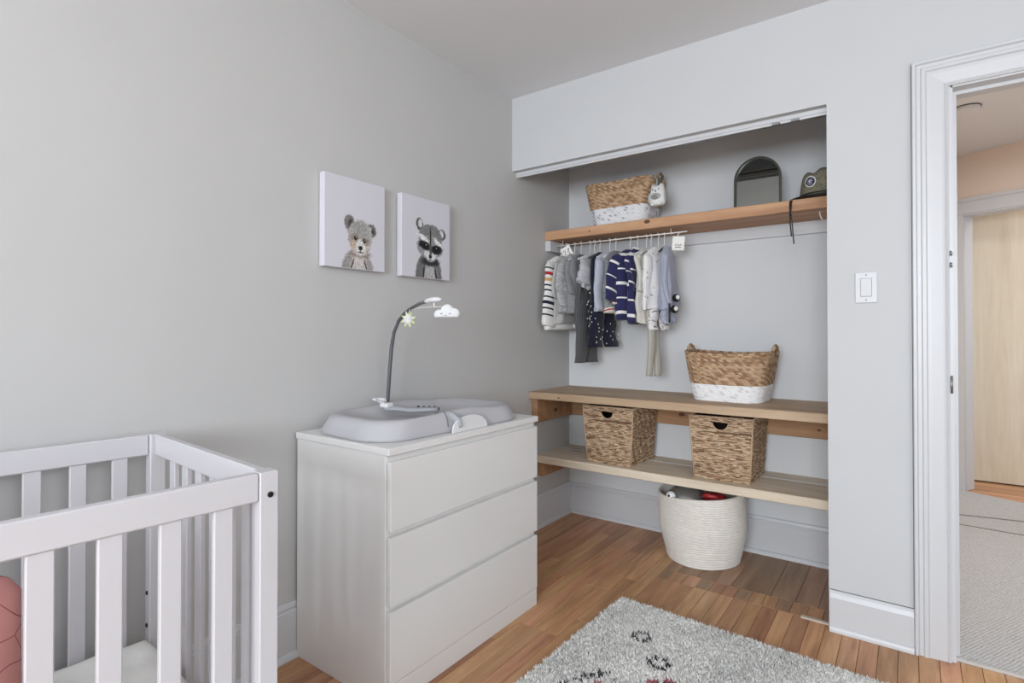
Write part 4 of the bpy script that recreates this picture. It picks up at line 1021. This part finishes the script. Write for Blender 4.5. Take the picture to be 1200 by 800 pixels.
def picture(label, y0, y1, z0, z1, kind, plab):
    t = thing('canvas_print', label, 'picture', (0, (y0 + y1) / 2, z0), 0, 'animal pictures on the left wall')
    wy, hz, dp = (y1 - y0) / 2, z1 - z0, .034
    build('canvas', MB().box(.004, dp, -wy, wy, 0, hz, .0015), M_canvas, t)
    img = animal(kind); h, w, _ = img.shape
    ys = np.linspace(-wy + .0015, wy - .0015, w + 1); zs = np.linspace(.0015, hz - .0015, h + 1)
    YY, ZZ = np.meshgrid(ys, zs); vs = np.stack([np.full(YY.size, dp + .0004), YY.ravel(), ZZ.ravel()], 1)
    idx = np.arange((h + 1) * (w + 1)).reshape(h + 1, w + 1); fs = np.stack([idx[:-1, :-1], idx[:-1, 1:], idx[1:, 1:], idx[1:, :-1]], -1).reshape(-1, 4)
    me = bpy.data.meshes.new('print'); me.from_pydata(vs.tolist(), [], fs.tolist()); me.materials.append(M_print)
    at = me.color_attributes.new('Col', 'FLOAT_COLOR', 'CORNER'); c4 = np.concatenate([img.reshape(-1, 3), np.ones((h * w, 1))], 1).astype(np.float32)
    at.data.foreach_set('color', np.repeat(c4, 4, axis=0).ravel()); o = bpy.data.objects.new('print', me); C.objects.link(o); o.parent = t; o['label'] = plab
picture('white canvas with a grey watercolour bear cub on the left wall', 1.203, 1.486, 1.372, 1.718, 'bear', 'watercolour of a bear cub')
picture('white canvas with a grey watercolour raccoon on the left wall', 1.578, 1.874, 1.368, 1.718, 'raccoon', 'watercolour of a raccoon')

# ------------------------------------------------------------------ crib (local: x towards room, y towards closet)
CR = (.735, .61, 0); CA = R(-4)
cb_ = thing('baby_crib', 'white wooden baby crib with upright slats in the left corner', 'crib', CR, CA)
CL, CWd = 1.32, .665
for x0, x1, y0, y1 in ((-.037, 0, -.037, 0), (-CWd, -CWd + .037, -.037, 0), (-.037, 0, -CL, -CL + .037), (-CWd, -CWd + .037, -CL, -CL + .037)):
    build('post', MB().box(x0, x1, y0, y1, 0, .853, .002), M_crib, cb_)
for x0 in (-.0255, -CWd + .004):
    build('side_rail', MB().box(x0, x0 + .0225, -CL + .0375, -.0375, .797, .852, .003), M_crib, cb_)
    build('side_rail', MB().box(x0, x0 + .0225, -CL + .0375, -.0375, .17, .225, .003), M_crib, cb_)
for y0 in (-.027, -CL + .006):
    build('end_rail', MB().box(-CWd + .0375, -.0375, y0, y0 + .021, .797, .852, .003), M_crib, cb_)
    build('end_rail', MB().box(-CWd + .0375, -.0375, y0, y0 + .021, .17, .225, .003), M_crib, cb_)
sl_me = None
for k in range(14):
    y = -.0835 - k * .0875
    for x in (-.0205, -CWd + .009):
        o = bpy.data.objects.new('slat', sl_me) if sl_me else build('slat', MB().box(-.0065, .0065, -.0345, 0, .224, .798, .002), M_crib, cb_)
        if sl_me: C.objects.link(o); o.parent = cb_
        sl_me = o.data; o.location = (x + .006, y, 0)
for k in range(6):
    x = -.115 - k * .083
    for y in (-.0165, -CL + .0165):
        o = bpy.data.objects.new('slat', sl_me); C.objects.link(o); o.parent = cb_; o.rotation_euler = (0, 0, R(90)); o.location = (x, y, 0)
def bolt(x, y, z, ax):
    m = MB().lathe([(.0058, 0), (.0058, .0022), (.0045, .003), (.003, .003), (.003, .0012)], 14); o = build('bolt', m, M_darkmetal, cb_, 'auto'); o.location = (x, y, z)
    o.rotation_euler = (0, R(90), 0) if ax == 'x' else (R(90), 0, 0)
bolt(0, -.017, .808, 'x')
for z in (.425, .338): bolt(-CWd + .018, -.0372, z, 'y')
mt_ = thing('crib_mattress', 'mattress in a pale rumpled fitted sheet inside the crib', 'mattress', CR, CA)
n, mm_ = 36, 70; vs = []; fs = []
x0, x1, y0, y1 = -CWd + .034, -.030, -CL + .032, -.034
for j in range(mm_ + 1):
    for i in range(n + 1):
        u, v = i / n, j / mm_; X_, Y_ = x0 + (x1 - x0) * u, y0 + (y1 - y0) * v
        e = min(u, 1 - u) * (x1 - x0); f = min(v, 1 - v) * (y1 - y0); d = min(e, f); edge = -.03 * (1 - min(1, d / .03)) ** 2
        zz = .325 + edge + .004 * math.sin(Y_ * 60 + X_ * 14) * min(1, d / .05) + .003 * math.sin(X_ * 45 - Y_ * 22)
        vs.append((X_, Y_, zz))
for j in range(mm_):
    for i in range(n): k = j * (n + 1) + i; fs.append((k, k + 1, k + n + 2, k + n + 1))
nb = len(vs); per = [i for i in range(n + 1)] + [(j) * (n + 1) + n for j in range(1, mm_ + 1)] + [mm_ * (n + 1) + i for i in range(n - 1, -1, -1)] + [j * (n + 1) for j in range(mm_ - 1, 0, -1)]
low = []
for p in per: low.append(len(vs)); vs.append((vs[p][0], vs[p][1], .226))
for a in range(len(per)): b = (a + 1) % len(per); fs.append((per[a], low[a], low[b], per[b]))
fs.append(tuple(low[::-1]))
build('fitted_sheet', MB().add(vs, fs), M_sheet, mt_, True)
build('slat_base', MB().box(-CWd + .04, -.04, -CL + .04, -.04, .18, .2255), M_crib, cb_)
# pink quilt leaning inside the crib
q = MB(); rings = []
for i in range(21):
    s = i / 20; z = .332 + .435 * s; th = .030 * math.sin(PI * min(.97, max(.06, s))) ** .5 + .004
    rg = []
    y1_ = -.372 - .05 * max(0, s - .93) / .07; y0_ = -.98
    for k in range(40):
        a = 2 * PI * k / 40; ca, sa = math.cos(a), math.sin(a)
        rg.append((-.085 + th * sa * (1 + .25 * math.sin(s * 9 + ca * 5)) - .02 * (s - .5), (y0_ + y1_) / 2 + (y1_ - y0_) / 2 * math.copysign(abs(ca) ** .35, ca), z + .006 * math.sin(ca * 6)))
    rings.append(rg)
q.loft(rings, True, True, True)
qt = build('pink_quilt', q, M_quilt, None, True); qt.location = CR; qt.rotation_euler = (0, 0, CA)
tag(qt, 'dusty pink quilt with a fine dark floral pattern bundled in the crib', 'quilt')

# ------------------------------------------------------------------ shag rug
RC = (.772, 2.127, 0); RA = R(-2.2)
rg_ = thing('shag_rug', 'light grey shaggy rug with black and pink motifs on the floor', 'rug', RC, RA)
RW, RL = 1.45, 1.75
build('backing', MB().box(.004, RW - .004, -RL + .004, -.004, 0, .010), M_rugback, rg_)
def to_local(x, y): 
    dx, dy = x - RC[0], y - RC[1]; c, s = math.cos(-RA), math.sin(-RA); return (dx * c - dy * s, dx * s + dy * c)
rng = np.random.RandomState(11)
def tufts(nT, x0, x1, y0, y1, wd):
    px = rng.uniform(x0, x1, nT); py = rng.uniform(y0, y1, nT)
    hgt = rng.uniform(.020, .034, nT); az = rng.uniform(0, 2 * PI, nT); ln = rng.uniform(.003, .013, nT)
    wdv = wd * rng.uniform(.7, 1.3, nT); tx, ty = np.cos(az), np.sin(az); base = []
    for a in (0, 2.094, 4.189): base.append(np.stack([px + np.cos(az + a) * wdv, py + np.sin(az + a) * wdv, np.full(nT, .006)], 1))
    mid = []
    for a in (0, 2.094, 4.189): mid.append(np.stack([px + np.cos(az + a) * wdv * 1.05 + tx * ln * .4, py + np.sin(az + a) * wdv * 1.05 + ty * ln * .4, hgt * .7], 1))
    tip = np.stack([px + tx * ln, py + ty * ln, hgt], 1)
    V = np.stack(base + mid + [tip], 1).reshape(-1, 3)
    f = np.array([[0, 1, 4, 3], [1, 2, 5, 4], [2, 0, 3, 5]]); t3 = np.array([[3, 4, 6], [4, 5, 6], [5, 3, 6]])
    # colour
    lowf = np.sin(px * 9.1 + py * 4) * .5 + np.sin(px * 23 - py * 17 + 1) * .3 + np.sin(px * 5 - py * 31) * .2
    g = 234 + 16 * lowf + rng.normal(0, 24, nT); g = np.clip(g, 158, 255)
    col = np.stack([g, g, g * .985], 1)
    def ring(x, y, r, w_, c, pr=.85, dash=0):
        lx, ly = to_local(x, y); d = np.hypot(px - lx, py - ly); m_ = (np.abs(d - r) < w_) & (rng.rand(nT) < pr)
        if dash: m_ &= (np.sin(np.arctan2(py - ly, px - lx) * dash) > -.55)
        col[m_] = c
    def line(a, b, w_, c, dash=60):
        a, b = np.array(to_local(*a)), np.array(to_local(*b)); ab = b - a; L = np.hypot(*ab); q = np.stack([px - a[0], py - a[1]], 1)
        t_ = q @ ab / L; dd = np.abs(q @ np.array([-ab[1], ab[0]]) / L) + .006 * np.sin(t_ * 30); m_ = (t_ > 0) & (t_ < L) & (dd < w_) & (np.sin(t_ * 2 * PI / .03) > -.6) & (rng.rand(nT) < .9); col[m_] = c
    bk_ = (44, 46, 52); pk = (176, 96, 108)
    ring(.963, 1.888, .028, .0088, bk_, .96, dash=6); ring(1.071, 1.773, .031, .0098, bk_, .96, dash=6)
    line((.835, 1.452), (.955, 1.632), .009, bk_); line((.985, 1.612), (1.02, 1.545), .008, bk_)
    ring(1.135, 1.650, .045, .013, pk, .95, dash=5); ring(1.135, 1.650, .030, .007, bk_, dash=5); ring(.955, 1.55, .012, .008, pk); 
    ring(1.30, 1.50, .03, .008, bk_, dash=6)
    col = lin_np(col); 
    return V, f, t3, col
def lin_np(c):
    q = c / 255; return np.where(q <= .04045, q / 12.92, ((q + .055) / 1.055) ** 2.4)
def tuft_obj(name, nT, *a):
    V, f, t3, col = tufts(nT, *a); off = (np.arange(nT) * 7)[:, None]
    F4 = (off[:, None, :] + f[None]).reshape(-1, 4); F3 = (off[:, None, :] + t3[None]).reshape(-1, 3)
    me = bpy.data.meshes.new(name); me.vertices.add(len(V)); me.vertices.foreach_set('co', V.astype(np.float32).ravel())
    li = np.concatenate([F4.ravel(), F3.ravel()]); me.loops.add(len(li)); me.loops.foreach_set('vertex_index', li.astype(np.int32))
    tot = np.concatenate([np.full(len(F4), 4), np.full(len(F3), 3)]); st_ = np.concatenate([[0], np.cumsum(tot)[:-1]])
    me.polygons.add(len(tot)); me.polygons.foreach_set('loop_start', st_.astype(np.int32)); me.polygons.foreach_set('loop_total', tot.astype(np.int32))
    me.update(calc_edges=True); me.validate()
    at = me.color_attributes.new('Col', 'FLOAT_COLOR', 'CORNER'); tid = li // 7
    at.data.foreach_set('color', np.concatenate([col[tid], np.ones((len(tid), 1))], 1).astype(np.float32).ravel())
    me.materials.append(M_pile); o = bpy.data.objects.new(name, me); C.objects.link(o); o.parent = rg_; o['kind'] = 'stuff'; return o
tuft_obj('pile', 105000, .003, 1.15, -.98, -.003, .0027)
tuft_obj('pile', 22000, .003, 1.45, -1.75, -.98, .0042)
tuft_obj('pile', 12000, 1.15, 1.45, -.98, -.003, .0042)

# ------------------------------------------------------------------ hallway ceiling detector
sd_ = thing('smoke_detector', 'round white smoke detector on the hallway ceiling', 'detector', (2.02, 4.02, ZC))
build('body', MB().lathe([(.055, -.028), (.062, -.022), (.065, 0)], 28), M_pwhite, sd_, 'auto')
build('base_ring', MB().lathe([(.068, -.006), (.068, 0)], 28), M_hgrey, sd_)
